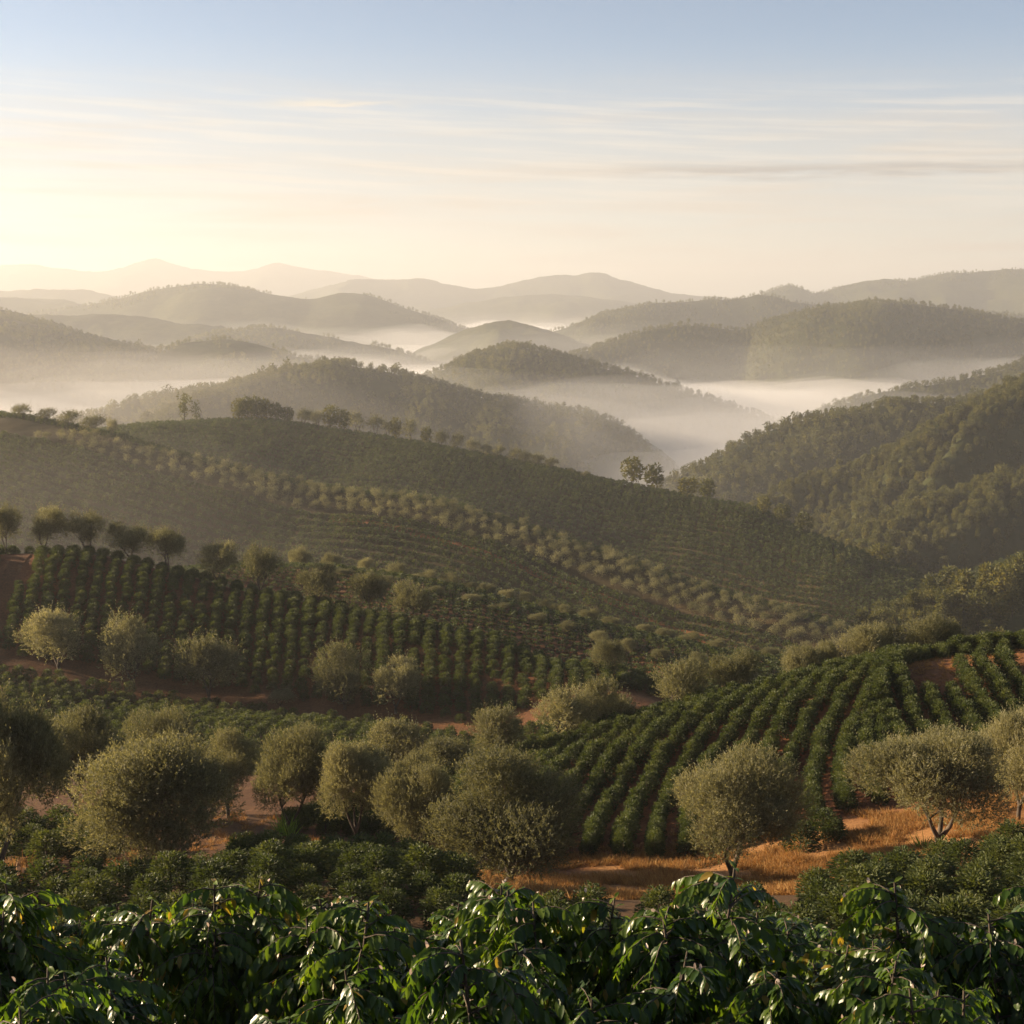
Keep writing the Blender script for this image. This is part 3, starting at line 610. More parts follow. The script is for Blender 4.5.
for i in range(5):
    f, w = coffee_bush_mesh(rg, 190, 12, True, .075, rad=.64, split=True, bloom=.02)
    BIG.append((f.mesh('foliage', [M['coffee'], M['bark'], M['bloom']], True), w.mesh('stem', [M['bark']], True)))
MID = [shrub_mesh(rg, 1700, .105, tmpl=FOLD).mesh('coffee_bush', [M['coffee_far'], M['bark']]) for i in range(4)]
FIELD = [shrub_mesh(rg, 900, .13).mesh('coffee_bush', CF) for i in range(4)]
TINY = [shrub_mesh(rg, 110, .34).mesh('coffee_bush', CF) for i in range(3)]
def olive_pair(*a, **k):
    w, f = olive_mesh(rg, *a, **k); return w.mesh('trunk', [M['bark']], True), f.mesh('crown', [M['olive']])
ONEAR = [olive_pair(int(rg.integers(11, 18)), 9000, 7, .023, .0075) for i in range(6)]
OSHRUB = [olive_pair(26, 9500, 7, .023, .0075, shape='shrub') for i in range(2)]
OMID = [olive_pair(int(rg.integers(10, 18)), 2200, 6, .040, .0135) for i in range(6)]
OHEART = [olive_pair(16, 1700, 6, .042, .015, shape='heart') for i in range(4)]
OFAR = [olive_pair(10, 260, 3, .10, .045) for i in range(4)]
OFARJ = [olive_mesh(rg, 10, 260, 3, .10, .045, split=False)[0].mesh('olive_tree', [M['bark'], M['olive']]) for i in range(4)]
OFARH = [olive_pair(12, 480, 4, .075, .032, shape='heart') for i in range(3)]
FM = [M['bark'], M['forest']]
FTREE = [forest_mesh(rg, 620, .10, k, 14).mesh('forest_tree', FM) for k in ('broad', 'tall', 'broad', 'tall', 'cone', 'broad')]
FTINY = [forest_mesh(rg, 100, .17, k, 9).mesh('forest_tree', FM) for k in ('broad', 'tall', 'broad', 'cone', 'tall')]
TUFT = [tuft_mesh(rg, 46, .30, .24).mesh('dry_grass', [M['straw']]) for i in range(3)]
WEED = [tuft_mesh(rg, 60, .5, .2).mesh('weed', [M['weed']]) for i in range(2)]

# ------------------------------------------------------------------ scattering for what nobody could count
def scatter(name, protos, pts, rot, scl, idx, label):
    """one object: a copy of a proto mesh at each point"""
    pc = bpy.data.collections.new(name + '_kinds')
    for i, me in enumerate(protos):
        o = bpy.data.objects.new('%s_kind_%02d' % (name, i), me); pc.objects.link(o)
    me = bpy.data.meshes.new(name); n = len(pts); me.vertices.add(n); me.vertices.foreach_set('co', np.asarray(pts, np.float32).ravel())
    a = me.attributes.new('rot', 'FLOAT_VECTOR', 'POINT'); a.data.foreach_set('vector', np.asarray(rot, np.float32).ravel())
    a = me.attributes.new('scl', 'FLOAT_VECTOR', 'POINT'); a.data.foreach_set('vector', np.asarray(scl, np.float32).ravel())
    a = me.attributes.new('idx', 'INT', 'POINT'); a.data.foreach_set('value', np.asarray(idx, np.int32))
    g = bpy.data.node_groups.new(name, 'GeometryNodeTree')
    g.interface.new_socket('Geometry', in_out='INPUT', socket_type='NodeSocketGeometry'); g.interface.new_socket('Geometry', in_out='OUTPUT', socket_type='NodeSocketGeometry')
    gi = g.nodes.new('NodeGroupInput'); go = g.nodes.new('NodeGroupOutput'); ip = g.nodes.new('GeometryNodeInstanceOnPoints')
    ci = g.nodes.new('GeometryNodeCollectionInfo'); ci.inputs['Collection'].default_value = pc; ci.inputs['Separate Children'].default_value = True; ci.inputs['Reset Children'].default_value = True
    def attr(nm, ty):
        q = g.nodes.new('GeometryNodeInputNamedAttribute'); q.data_type = ty; q.inputs['Name'].default_value = nm
        return next(s for s in q.outputs if s.enabled and s.name == 'Attribute')
    e = g.nodes.new('FunctionNodeEulerToRotation'); L = g.links.new
    L(gi.outputs[0], ip.inputs['Points']); L(ci.outputs[0], ip.inputs['Instance']); ip.inputs['Pick Instance'].default_value = True
    L(attr('idx', 'INT'), ip.inputs['Instance Index']); L(attr('rot', 'FLOAT_VECTOR'), e.inputs[0]); L(e.outputs[0], ip.inputs['Rotation']); L(attr('scl', 'FLOAT_VECTOR'), ip.inputs['Scale'])
    L(ip.outputs[0], go.inputs[0])
    o = obj(name, me); md = o.modifiers.new('scatter', 'NODES'); md.node_group = g
    return tag(o, label, kind='stuff')
def in_frame(p, mx=110, my=70):
    x, y = project(p); return (x > -mx) & (x < 1024 + mx) & (y > -my) & (y < 1024 + my)
class Bag:
    """gathers the copies of one scatter"""
    def __init__(s): s.p = []; s.r = []; s.s = []; s.i = []
    def add(s, p, scale, idx, tilt=.06, rot=None):
        p = np.atleast_2d(p); n = len(p); scale = np.asarray(scale, float)
        if scale.ndim == 0: scale = np.full(n, float(scale))
        if scale.ndim == 1: scale = np.repeat(scale[:, None], 3, 1)
        r = rg.normal(0, tilt, (n, 3)); r[:, 2] = rg.uniform(0, 6.283, n) if rot is None else rot
        s.p.append(p); s.r.append(r); s.s.append(scale); s.i.append(np.broadcast_to(idx, (n,)))
    def build(s, name, protos, label):
        return scatter(name, protos, np.concatenate(s.p), np.concatenate(s.r), np.concatenate(s.s), np.concatenate(s.i), label)
bush_bag = Bag(); NB_FIELD = len(FIELD); bush_protos = FIELD + TINY
olive_bag = Bag(); wood_bag = Bag(); wood_protos = FTREE + FTINY; NF = len(FTREE)
ORD = ['', 'first', 'second', 'third', 'fourth', 'fifth', 'sixth', 'seventh', 'eighth', 'ninth', 'tenth', 'eleventh', 'twelfth', 'thirteenth', 'fourteenth', 'fifteenth', 'sixteenth', 'seventeenth', 'eighteenth', 'nineteenth', 'twentieth']
TENS = {2: 'twenty', 3: 'thirty', 4: 'forty', 5: 'fifty', 6: 'sixty', 7: 'seventy', 8: 'eighty', 9: 'ninety'}
def ordinal(n):
    if n <= 20: return ORD[n]
    t, u = divmod(n, 10); return TENS[t] + '-' + ORD[u] if u else TENS[t][:-1] + 'ieth'
def empty(name, loc, rz=0, scale=(1, 1, 1)):
    o = bpy.data.objects.new(name, None); COL.objects.link(o); o.empty_display_size = .2; o.location = tuple(map(float, loc)); o.rotation_euler = (0, 0, rz); o.scale = scale; return o
def whole(name, me, loc, rz, scale, label, cat, group=None):
    if isinstance(me, tuple):                    # trunk and crown as parts
        o = empty(name, loc, rz, scale); obj('trunk', me[0], o); obj('crown', me[1], o)
    else:
        o = obj(name, me, loc=tuple(map(float, loc))); o.rotation_euler = (0, 0, rz); o.scale = scale
    return tag(o, label, cat, group)

# ------------------------------------------------------------------ foreground coffee bushes
nb = 0
def big_bush(px, Y, top, w, label):
    """a bush whose top shows at pixel row TOP"""
    global nb
    p = at(px, top + 5, Y); g = float(near_z(p[0], p[1])); h = p[2] - g
    r = empty('coffee_bush', (p[0], p[1], g), rg.uniform(0, 6.28), (w * .95, w * .95, h / 1.57)); tag(r, label, 'coffee bush', 'glossy coffee bushes in front')
    fm, sm = BIG[nb % len(BIG)]; nb += 1
    obj('foliage', fm, r); obj('stem', sm, r)
for px, Y, top, w, lab in [
    (500, 4.9, 968, .92, 'glossy coffee bush cut by the bottom edge, below the middle of the picture'),
    (15, 4.9, 998, .80, 'glossy coffee bush in the bottom left corner, only its top showing'),
    (985, 5.0, 985, .85, 'glossy coffee bush in the bottom right corner with long hanging leaves'),
    (250, 5.6, 1000, .8, 'low dark coffee bush at the bottom edge between the left corner and the middle'),
    (740, 5.6, 1000, .8, 'low dark coffee bush at the bottom edge between the middle and the right corner'),
    (60, 7.0, 877, 1.05, 'tall coffee bush with an upright flowering shoot, below the big leafy olive shrub'),
    (-60, 6.6, 915, 1.0, 'coffee bush cut by the left edge of the picture'),
    (190, 7.1, 884, 1.0, 'coffee bush directly under the big shrubby olive, with light tips'),
    (305, 6.6, 905, 1.05, 'wide coffee bush with drooping fronds below the patch of low coffee'),
    (400, 7.4, 900, .9, 'coffee bush with pale shoots left of the bottom middle one'),
    (470, 7.2, 902, .95, 'coffee bush just behind the one cut by the bottom edge'),
    (560, 7.0, 898, .95, 'coffee bush below the dense olive with the hidden trunk'),
    (650, 7.4, 902, .9, 'coffee bush beside the bright topped one, toward the middle'),
    (715, 6.6, 893, 1.1, 'large bright topped coffee bush straight below the lone forked olive'),
    (820, 7.2, 912, .9, 'coffee bush below the dark low shrubs, between two taller ones'),
    (915, 6.7, 908, 1.05, 'tall coffee bush with long silvery hanging leaves under the rightmost big olive'),
    (1040, 6.8, 905, 1.0, 'coffee bush cut by the right edge of the picture'),
    (120, 6.0, 945, .9, 'coffee bush with bright rims in front of the flowering one'),
    (400, 5.9, 955, .9, 'shaded coffee bush between the drooping bush and the bottom middle one'),
    (620, 5.9, 950, .9, 'shaded coffee bush right beside the bottom middle one'),
    (845, 5.8, 955, .85, 'shaded coffee bush in front of the long leaved one')]:
    big_bush(px, Y, top, w, lab)
k = 0
for Y, off in ((8.6, 0), (10.0, .5), (11.6, 0), (13.4, .5)):
    n = int(Y * .78 / 1.05) + 1
    for j in range(n):
        px = -40 + (j + off + rg.uniform(-.15, .15)) * 1110 / n; k += 1
        x = float(ray(px, 890)[0] * Y); g = float(near_z(x, Y)); fm, sm = BIG[k % 5]
        r = empty('coffee_bush', (x, Y, g), rg.uniform(0, 6.28), (1.0, 1.0, rg.uniform(.80, .95)))
        row = {8.6: 'first', 10.0: 'second', 11.6: 'third', 13.4: 'fourth'}[Y]
        tag(r, 'sunny topped coffee bush, %s from left, %s row behind the front bushes' % (ordinal(j + 1), row), 'coffee bush', 'coffee bushes behind the front ones')
        obj('foliage', fm, r); obj('stem', sm, r)

# ------------------------------------------------------------------ low coffee between the front bushes and the olives
ncoffee = 0
def mid_bush(x, y, s, label, group):
    global ncoffee
    ncoffee += 1
    whole('coffee_bush', MID[ncoffee % 4], (x, y, near_z(x, y)), rg.uniform(0, 6.28), (s * 1.3, s * 1.3, s), label, 'coffee bush', group)
MIDROWS = [(31, 150, 470), (33.6, 195, 490), (36, 212, 480), (38.4, 216, 465), (40.6, 218, 450), (43, 219, 425), (45.4, 220, 400), (47.5, 222, 370), (49.5, 226, 320)]
for ri, (Y, xa, xb) in enumerate(MIDROWS):
    n = int((xb - xa) / FOC * Y / .92)
    for j in range(n):
        px = xa + (j + .5 + rg.uniform(-.25, .25)) / n * (xb - xa); yy = Y + rg.normal(0, .4)
        mid_bush(float(ray(px, 860)[0] * yy), yy, rg.uniform(.72, .98), 'low coffee bush, %s from left, %s row of the patch beside the shrubby olive' % (ordinal(j + 1), ordinal(ri + 1)), 'low coffee bushes in the middle patch')
for ri, (Y, xa, xb) in enumerate([(27, -30, 330), (30, -30, 175), (33, -30, 180), (36, -30, 195), (39.5, 60, 215), (42.5, 175, 222)]):
    n = int((xb - xa) / FOC * Y / 1.15)
    for j in range(n):
        px = xa + (j + .5 + rg.uniform(-.2, .2)) / n * (xb - xa); yy = Y + rg.normal(0, .3)
        mid_bush(float(ray(px, 880)[0] * yy), yy, rg.uniform(.75, 1.0), 'shaded low coffee bush, %s from left, %s row below the leftmost olives' % (ordinal(j + 1), ordinal(ri + 1)), 'low coffee bushes below the leftmost olives')
for ri, (Y, xa, xb) in enumerate([(48, -20, 110), (51, -20, 118), (54, -10, 115), (57, 10, 110)]):
    n = int((xb - xa) / FOC * Y / 1.15)
    for j in range(n):
        px = xa + (j + .5) / n * (xb - xa); yy = Y + rg.normal(0, .3)
        mid_bush(float(ray(px, 830)[0] * yy), yy, rg.uniform(.9, 1.15), 'low coffee bush, %s along the %s row between the two leftmost olives' % (ordinal(j + 1), ordinal(ri + 1)), 'low coffee bushes between the leftmost olives')
for ri, (Y, xa, xb) in enumerate([(26, 440, 1060), (29, 450, 1060), (32, 460, 1060), (35, 800, 1060), (38, 830, 1060), (41, 860, 1060), (43.5, 915, 1060), (46, 985, 1060)]):
    n = int((xb - xa) / FOC * Y / 1.15)
    for j in range(n):
        px = xa + (j + .5 + rg.uniform(-.2, .2)) / n * (xb - xa); yy = Y + rg.normal(0, .35)
        mid_bush(float(ray(px, 880)[0] * yy), yy, rg.uniform(.85, 1.1) * np.interp(px, [440, 780, 860], [.8, .8, 1.0]), 'dark low coffee bush, %s from left, %s row below the grassy bank' % (ordinal(j + 1), ordinal(ri + 1)), 'dark coffee bushes below the bank')

# ------------------------------------------------------------------ right field: curved rows over the mound
right_pts = []
for ri in range(31):
    X0 = -10 + ri * 1.5                      # where the row meets the lower edge of the field
    sl = np.interp(X0, [-8, 4, 16, 20, 30], [.16, .08, .07, .02, -.05]); qd = np.interp(X0, [-8, 4, 16, 20], [.010, .0125, .0125, .003])
    Ys = 60.5 + smooth(10, 17, X0) * 2.2; k = 0
    yy = Ys
    while yy < 90:
        x = X0 + sl * (yy - 61) + qd * (yy - 61) ** 2
        px, py = project([x, yy, float(near_z(x, yy)) + .5])
        bare = (X0 > 20.5 and yy > 82.6 and yy < 86.0) or (22 < X0 < 25 and yy > 78.5 and yy < 86) or (X0 > 30 and yy > 80.5 and yy < 86) or (17.8 < X0 < 20 and yy > 85.2)
        k += 1
        if not bare and px < 1090: right_pts.append((float(x), float(yy), ri + 1, k))
        yy += .66
right_pts.sort(key=lambda q: q[1]); n_ind = max(0, 292 - ncoffee - nb - 40)
for q, (x, y, ri, k) in enumerate(right_pts):
    x += rg.normal(0, .07); s = rg.uniform(.80, 1.14) * (1 + .25 * vnoise(x / 3, y / 3))
    if q < n_ind:
        whole('coffee_bush', MID[q % 4], (x, y, near_z(x, y)), rg.uniform(0, 6.28), (s * .78, s * .78, s * .92),
              'leafy coffee bush, %s up from the grass, %s row on the mound' % (ordinal(k), ordinal(ri)), 'coffee bush', 'coffee bushes in curved rows on the mound'); ncoffee += 1
    else:
        bush_bag.add([x, y, float(near_z(x, y))], [[s * .93, s * .93, s * .95]], q % NB_FIELD)
# hedge of coffee along the far edge of the mound
for px in np.arange(700, 1075, 6.5):
    yy = 88.2 + rg.normal(0, .3); x = float(ray(px, 660)[0] * yy); bush_bag.add([x, yy, float(near_z(x, yy))], 1.1 * rg.uniform(.9, 1.15), int(rg.integers(NB_FIELD)))
for px, py, Y, s, lab in [(823, 832, 58.6, 1.15, 'lone coffee bush on the bare red slope between two big olives, taller of the pair'), (834, 838, 58.0, .85, 'small coffee bush touching the lone one on the bare red slope'),
                          (800, 850, 57.5, 1.1, 'coffee bush half hidden behind the lone forked olive')]:
    x = float(ray(px, py)[0] * Y); mid_bush(x, Y, s, lab, None)

# ------------------------------------------------------------------ left hill: rows down the face, a red track, a lower block
road_px = [(-120, 137.5, 655), (0, 137, 660), (100, 136, 680), (200, 134, 697), (300, 131, 710), (400, 126, 722), (470, 121.5, 731)]
rp = np.array([at(a, c, b) for a, b, c in road_px]); rp = catmull(rp, 160)
def strip(name, c, w, lift, m, label):
    d = np.gradient(c[:, :2], axis=0); d /= np.linalg.norm(d, axis=1)[:, None]; n = np.stack([-d[:, 1], d[:, 0]], 1)
    k = np.linspace(-1, 1, 5); v = c[:, None, :2] + n[:, None] * (k * w / 2)[None, :, None]
    z = near_z(v[..., 0], v[..., 1]) + lift
    me = new_mesh(name, np.concatenate([v, z[..., None]], -1).reshape(-1, 3), grid_quads(len(c), 5), [m], smooth_sh=True, vattr={'grass': np.zeros(len(c) * 5), 'litter': np.full(len(c) * 5, .7)})  # litter share darkens the track: shade and dust put into its colour
    return tag(obj(name, me), label, kind='structure')
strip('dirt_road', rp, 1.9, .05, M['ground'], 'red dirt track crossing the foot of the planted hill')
tr = catmull(np.array([at(a, c, b) for a, b, c in [(24, 158, 560), (14, 153, 580), (2, 147, 606), (-14, 142, 632), (-34, 139, 650)]]), 60)
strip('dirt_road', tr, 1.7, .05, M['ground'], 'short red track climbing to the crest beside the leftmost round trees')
def hill_track(h, px0, px1, v, w, label):
    t = np.linspace(h.t[0], h.t[-1], 900); q = project(h.pos(t, 0 * t + v))[0]; t = t[(q > px0) & (q < px1)]
    vv = v + np.interp(t, [t[0], t[-1]], [0, 5]) + 1.2 * vnoise(t / 30, 0 * t); g = np.stack([h.pos(t, vv + k * w / 2) for k in np.linspace(-1, 1, 5)], 1); g[..., 2] += .12
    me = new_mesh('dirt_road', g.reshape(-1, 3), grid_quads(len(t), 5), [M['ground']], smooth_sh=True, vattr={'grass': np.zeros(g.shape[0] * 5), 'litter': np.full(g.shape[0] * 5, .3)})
    return tag(obj('dirt_road', me), label, kind='structure')
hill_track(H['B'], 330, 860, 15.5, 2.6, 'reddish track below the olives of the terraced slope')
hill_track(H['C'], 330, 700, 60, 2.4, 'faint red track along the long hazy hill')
def road_y(x): return np.interp(x, rp[:, 0], rp[:, 1])
def track_x(y): return np.interp(y, tr[::-1, 1], tr[::-1, 0])
for X0 in np.arange(-95, 34, 1.66):            # rows down the face, fanning slightly
    a0 = X0 / 150.0; y = 121.0
    cy_ = float(np.interp(X0, [-58, -46, -33, -22, -11, -1, 8, 14, 30], [161.5, 161.5, 158.5, 154.5, 150.5, 148, 146, 144, 142]))
    while y < cy_:
        x = X0 + .62 * a0 * (y - 150) ; ry = float(road_y(x))
        if y > ry + 1.7 and (abs(x - track_x(y)) > 1.3 or y < 139 or y > 160):
            p = np.array([x + rg.normal(0, .12), y + rg.normal(0, .1), 0]); p[2] = near_z(p[0], p[1])
            if in_frame(p, 40) and rg.random() > .03: s = rg.uniform(.95, 1.25) * (1 + .3 * vnoise(p[0] / 5, p[1] / 5)); bush_bag.add(p, [[s * 1.14, s * 1.14, s * .78]], int(rg.integers(NB_FIELD)))
        y += .98
for c in np.arange(30, 230, 3.3):              # lower block, rows at a slant
    for tt in np.arange(-110, 60, 1.15):
        x = tt; y = c + .45 * tt * np.interp(tt, [-60, 0], [1.0, 1.25])
        if 92 < y < 136 and y < float(road_y(x)) - 1.8 and x < 9:
            p = np.array([x + rg.normal(0, .15), y, 0]); p[2] = near_z(x, y)
            if in_frame(p, 40): s = rg.uniform(.95, 1.25); bush_bag.add(p, [[s * 1.12, s * 1.12, s * 1.0]], int(rg.integers(NB_FIELD)))
# lower rows behind the crest, and rough cover between mound and hill
CRX, CRY = [-58, -46, -33, -22, -11, -1, 8, 14, 30, 60], [161.5, 161.5, 158.5, 154.5, 150.5, 148, 146, 144, 142, 140]
for yy in np.arange(138, 236, 2.4):
    for x in np.arange(-75, 55, 1.5):
        y = yy - .35 * x * .5 + 3 * vnoise(x / 30, yy / 30); p = np.array([x + rg.normal(0, .15), y, 0]); p[2] = near_z(p[0], p[1])
        if in_frame(p, 40) and y > np.interp(x, CRX, CRY) + 1.2 and (y > 176 or x > -22): bush_bag.add(p, [[1.15, 1.15, rg.uniform(.55, .75)]], NB_FIELD + int(rg.integers(3)))
xx, yy = np.meshgrid(np.arange(-6, 60, 2.0), np.arange(93, 172, 2.0)); xx = xx.ravel() + rg.normal(0, .5, xx.size); yy = yy.ravel() + rg.normal(0, .5, yy.size)
kk = (yy < 128 - .1 * xx) | (xx > 20); kk &= (yy < 118) & (xx > 2 ) | (xx > 18)
p = np.stack([xx, yy, near_z(xx, yy)], 1)[kk]; p = p[in_frame(p, 40)]
bush_bag.add(p, np.stack([rg.uniform(.9, 1.6, len(p))] * 2 + [rg.uniform(.3, .65, len(p))], 1), rg.integers(0, NB_FIELD, len(p)))

# ------------------------------------------------------------------ contour rows on the two terraced hills
def contour(h, v0, v1, dv, step, sc, t0=None, t1=None, wob=2.0, keep=None):
    for v in np.arange(v0, v1, dv):
        t = np.arange(h.t[0] if t0 is None else t0, h.t[-1] if t1 is None else t1, step); t = t + rg.normal(0, .2, len(t))
        vv = v + wob * 3 * vnoise(t / 40, v / 60) + rg.normal(0, .12, len(t)); p = h.pos(t, vv); p = p[in_frame(p, 60, 20)]
        if keep is not None and len(p): p = p[keep(p)]
        if len(p): s = rg.uniform(.85, 1.15, len(p)) * sc; bush_bag.add(p, np.stack([s * 1.1, s * 1.1, s], 1), NB_FIELD + rg.integers(0, 3, len(p)))
contour(H['B'], 14, 92, 3.0, 1.5, 1.4)
contour(H['B'], -14, -1, 3.0, 2.0, 1.3)
contour(H['C'], 4, 150, 3.0, 2.0, 1.65)
contour(H['C'], -22, 1, 3.6, 2.4, 1.5)
contour(H['D4'], 2, 40, 4.2, 2.2, 1.3, wob=1.0, keep=lambda p: project(p)[0] > 945)
contour(H['E'], 2, 60, 4.0, 2.2, 1.4, wob=1.5, keep=lambda p: project(p)[0] < 930)
contour(H['D2'], 30, 80, 6.0, 3.0, 1.6, keep=lambda p: (project(p)[0] > 930))
bush_bag.build('coffee_bushes', bush_protos, 'rows of coffee bushes covering the hillsides beyond the olives')

# ------------------------------------------------------------------ olives
no = 0
def olive(px, Y, top, w, kinds, label, group, gz=None, base=None, name='olive_tree', cat='olive tree'):
    """W: crown width in the photograph at distance Y; TOP: its top's pixel row"""
    global no
    p = at(px, top, Y); g = float(near_z(p[0], p[1])) if gz is None else gz
    h = max(1.2, p[2] - g); ww = w / FOC * math.hypot(Y, p[0]) * (.97 if kinds is ONEAR else 1.04)
    r = empty(name, (p[0], p[1], g), rg.uniform(0, 6.28), (ww / .93, ww / .93, h)); tag(r, label, cat, group)
    tm, cm = kinds[no % len(kinds)]; no += 1
    obj('trunk', tm, r); obj('crown', cm, r); return r
G1 = 'big olives in front of the fields'
for a in [(-8, 42, 702, 104, ONEAR, 'big dark olive cut by the left edge of the picture'), (72, 63, 712, 96, ONEAR, 'grey green olive behind the big shrubby one, toward the left edge'),
          (154, 47, 742, 138, OSHRUB, 'largest bushy olive, leafy down to the ground with no trunk showing'), (160, 68, 716, 76, ONEAR, 'olive peeping over the top of the largest bushy olive'),
          (226, 64, 737, 68, ONEAR, 'olive against the shoulder of the largest bushy olive'), (291, 60, 735, 76, ONEAR, 'olive with a slim forked trunk above a bright green weed'),
          (354, 57.5, 746, 74, ONEAR, 'olive with a thick leaning trunk on the red bank'), (415, 56.0, 757, 72, ONEAR, 'olive just right of the thick leaning trunk, crown touching the next'),
          (393, 84, 727, 62, OMID, 'greyer olive behind the pair with leaning trunks'), (443, 78, 740, 54, OMID, 'small olive behind, at the left end of the mound'),
          (508, 51, 762, 146, ONEAR, 'wide dense olive at the left foot of the mound'), (736, 54, 765, 124, ONEAR, 'lone round olive with a forked trunk in dry grass, in front of the rows'),
          (943, 50, 733, 126, ONEAR, 'large olive on the grassy bank below the short rows'), (1024, 56, 712, 74, ONEAR, 'olive cut by the right edge of the picture')]:
    olive(*a, G1)
G2 = 'olives behind the mound'
for a in [(501, 80.5, 709, 52, OMID, 'small round olive standing alone behind the left end of the mound'), (563, 83, 692, 52, OMID, 'left olive of the touching pair behind the mound'), (606, 84.5, 682, 50, OMID, 'right olive of the touching pair behind the mound'),
          (678, 86.5, 664, 50, OMID, 'bushy olive behind the mound below the lighter sapling'), (735, 87.5, 652, 48, OMID, 'two lobed olive behind the crest of the mound'), (800, 89, 646, 36, OMID, 'low olive behind the crest, left of the long clump'), (822, 89.5, 644, 30, OMID, 'low olive touching the clump behind the crest'),
          (864, 90.5, 628, 46, OMID, 'first olive of the clump above the curved rows'), (890, 91, 627, 44, OMID, 'middle olive of the clump above the curved rows'), (924, 91, 620, 38, OMID, 'taller olive ending the clump above the curved rows'), (944, 91.5, 622, 34, OMID, 'last rounded olive where the clump meets the hedge'),
          (610, 127, 641, 30, OMID, 'light green sapling at the end of the planted hill')]:
    olive(*a, G2)
G3 = 'olives along the red track'
for a in [(57, 136.5, 614, 56, OMID, 'grey olive at the left end of the red track'), (130, 135, 623, 50, OMID, 'second grey olive along the red track'), (207, 133.5, 634, 58, OMID, 'widest grey olive in the middle of the red track'),
          (344, 130, 652, 50, OMID, 'grey olive near the right end of the red track'), (395, 128, 661, 46, OMID, 'darkest olive at the right end of the red track'), (280, 132, 690, 22, OMID, 'very small olive between the grey ones on the track')]:
    olive(*a, G3)
G4 = 'round trees along the crest of the planted hill'
for i, (px, Y, top, w) in enumerate([(3, 162, 507, 28), (43, 162, 508, 33), (86, 162, 515, 32), (128, 161, 523, 38), (166, 159, 529, 35), (217, 156.5, 544, 35), (259, 155, 549, 32), (318, 152, 565, 37), (369, 150, 573, 35), (416, 147, 583, 37)]):
    olive(px, Y - 1.5, top, w, OHEART, '%s round dark tree from the left along the crest of the planted hill' % ordinal(i + 1), G4)
# two lines on the shelf behind the crest
G5 = 'olives on the shelf behind the planted hill'
SH = [(301, 224, 548, 22), (333, 221, 554, 18), (365, 217, 559, 18), (397, 214, 565, 22), (425, 212, 570, 21), (449, 210, 575, 19), (471, 209, 582, 19), (488, 208, 584, 19), (508, 206, 590, 19), (527, 205, 594, 18), (548, 203, 600, 19), (566, 201, 606, 17), (590, 198, 609, 21), (613, 195, 618, 20), (646, 192, 626, 21), (664, 190, 629, 20), (690, 187, 632, 17), (716, 184, 640, 17),
      (344, 199, 572, 20), (386, 196, 580, 19), (434, 192, 591, 18), (470, 189, 600, 19), (500, 186, 607, 18), (536, 182, 614, 18), (567, 178, 622, 17), (600, 174, 631, 18), (630, 171, 640, 18), (770, 178, 648, 20), (660, 168, 648, 18), (700, 160, 655, 20), (748, 150, 668, 18)]
for i, (px, Y, top, w) in enumerate(SH):
    line = 'upper' if i < 18 else 'lower'; j = i + 1 if i < 18 else i - 17
    olive(px, Y, top, w, OMID, '%s pale rounded olive along the %s line on the shelf behind the hill' % (ordinal(j), line), G5)
# small olives in rows under the ridge of the terraced hill: the ones showing largest are things, the rest one mass
hb = H['B']; cand = []
for r_i, v in enumerate(np.arange(1.5, 14, 3.6)):
    t = np.arange(hb.t[0], hb.t[-1], 4.0) + (r_i % 2) * 2.0; t = t + rg.normal(0, .35, len(t)); p = hb.pos(t, v + rg.normal(0, .45, len(t))); q = project(p)
    for a, px in zip(p, q[0]):
        if 105 - 24 * r_i < px < 900 and not (px < 190 and r_i == 0): cand.append((a, r_i, px))
cand.sort(key=lambda c: c[0][1])
N_IND = 296 - no - 30
ind = cand[:N_IND]; cnt = {}
for a, r_i, px in sorted(ind, key=lambda c: (c[1], c[2])):
    cnt[r_i] = cnt.get(r_i, 0) + 1; s = rg.uniform(2.1, 3.0)
    whole('olive_tree', OFAR[int(rg.integers(4))], a, rg.uniform(0, 6.28), (s * 1.05, s * 1.05, s), 'small olive, %s from left, %s row under the terraced ridge' % (ordinal(cnt[r_i]), ordinal(r_i + 1)), 'olive tree', 'small olives under the terraced ridge')
for a, r_i, px in cand[N_IND:]:
    s = rg.uniform(2.0, 3.0); olive_bag.add(a, [[s * 1.05, s * 1.05, s]], int(rg.integers(4)))
olive_bag.build('olive_grove', OFARJ, 'small round olives in rows under the misty part of the terraced ridge')
# round trees on the two skylines
def sky_tree(h, px, top, w, y0, y1, meshes, name, label, cat, group, v_off=-1.0, hmin=3.0):
    """stands on the ridge of H at pixel column PX, its top at pixel row TOP"""
    tt = np.linspace(h.t[0], h.t[-1], 1500); rpt = h.pos(tt, 0 * tt + v_off); i = int(np.argmin(np.abs(project(rpt)[0] - px))); b = rpt[i]
    hh = max(hmin, at(px, top, b[1])[2] - b[2]); ww = w / FOC * b[1]
    return whole(name, meshes[rg.integers(len(meshes))], b - [0, 0, .15], rg.uniform(0, 6.28), (ww / .78, ww / .78, hh * 1.08), label, cat, group)
for i, (px, top, w) in enumerate([(23, 406, 16), (46, 410, 14), (67, 413, 17), (93, 418, 18), (112, 421, 9)]):
    sky_tree(hb, px, top, w, 0, 0, OFARH, 'olive_tree', ['heart shaped tree first on the misty skyline', 'second rounded tree on the misty skyline', 'third and widest tree on the misty skyline', 'fourth tree where the skyline dips to the olives', 'tiny round tree after the four on the misty skyline'][i], 'olive tree', 'round trees on the misty skyline')
hc = H['C']
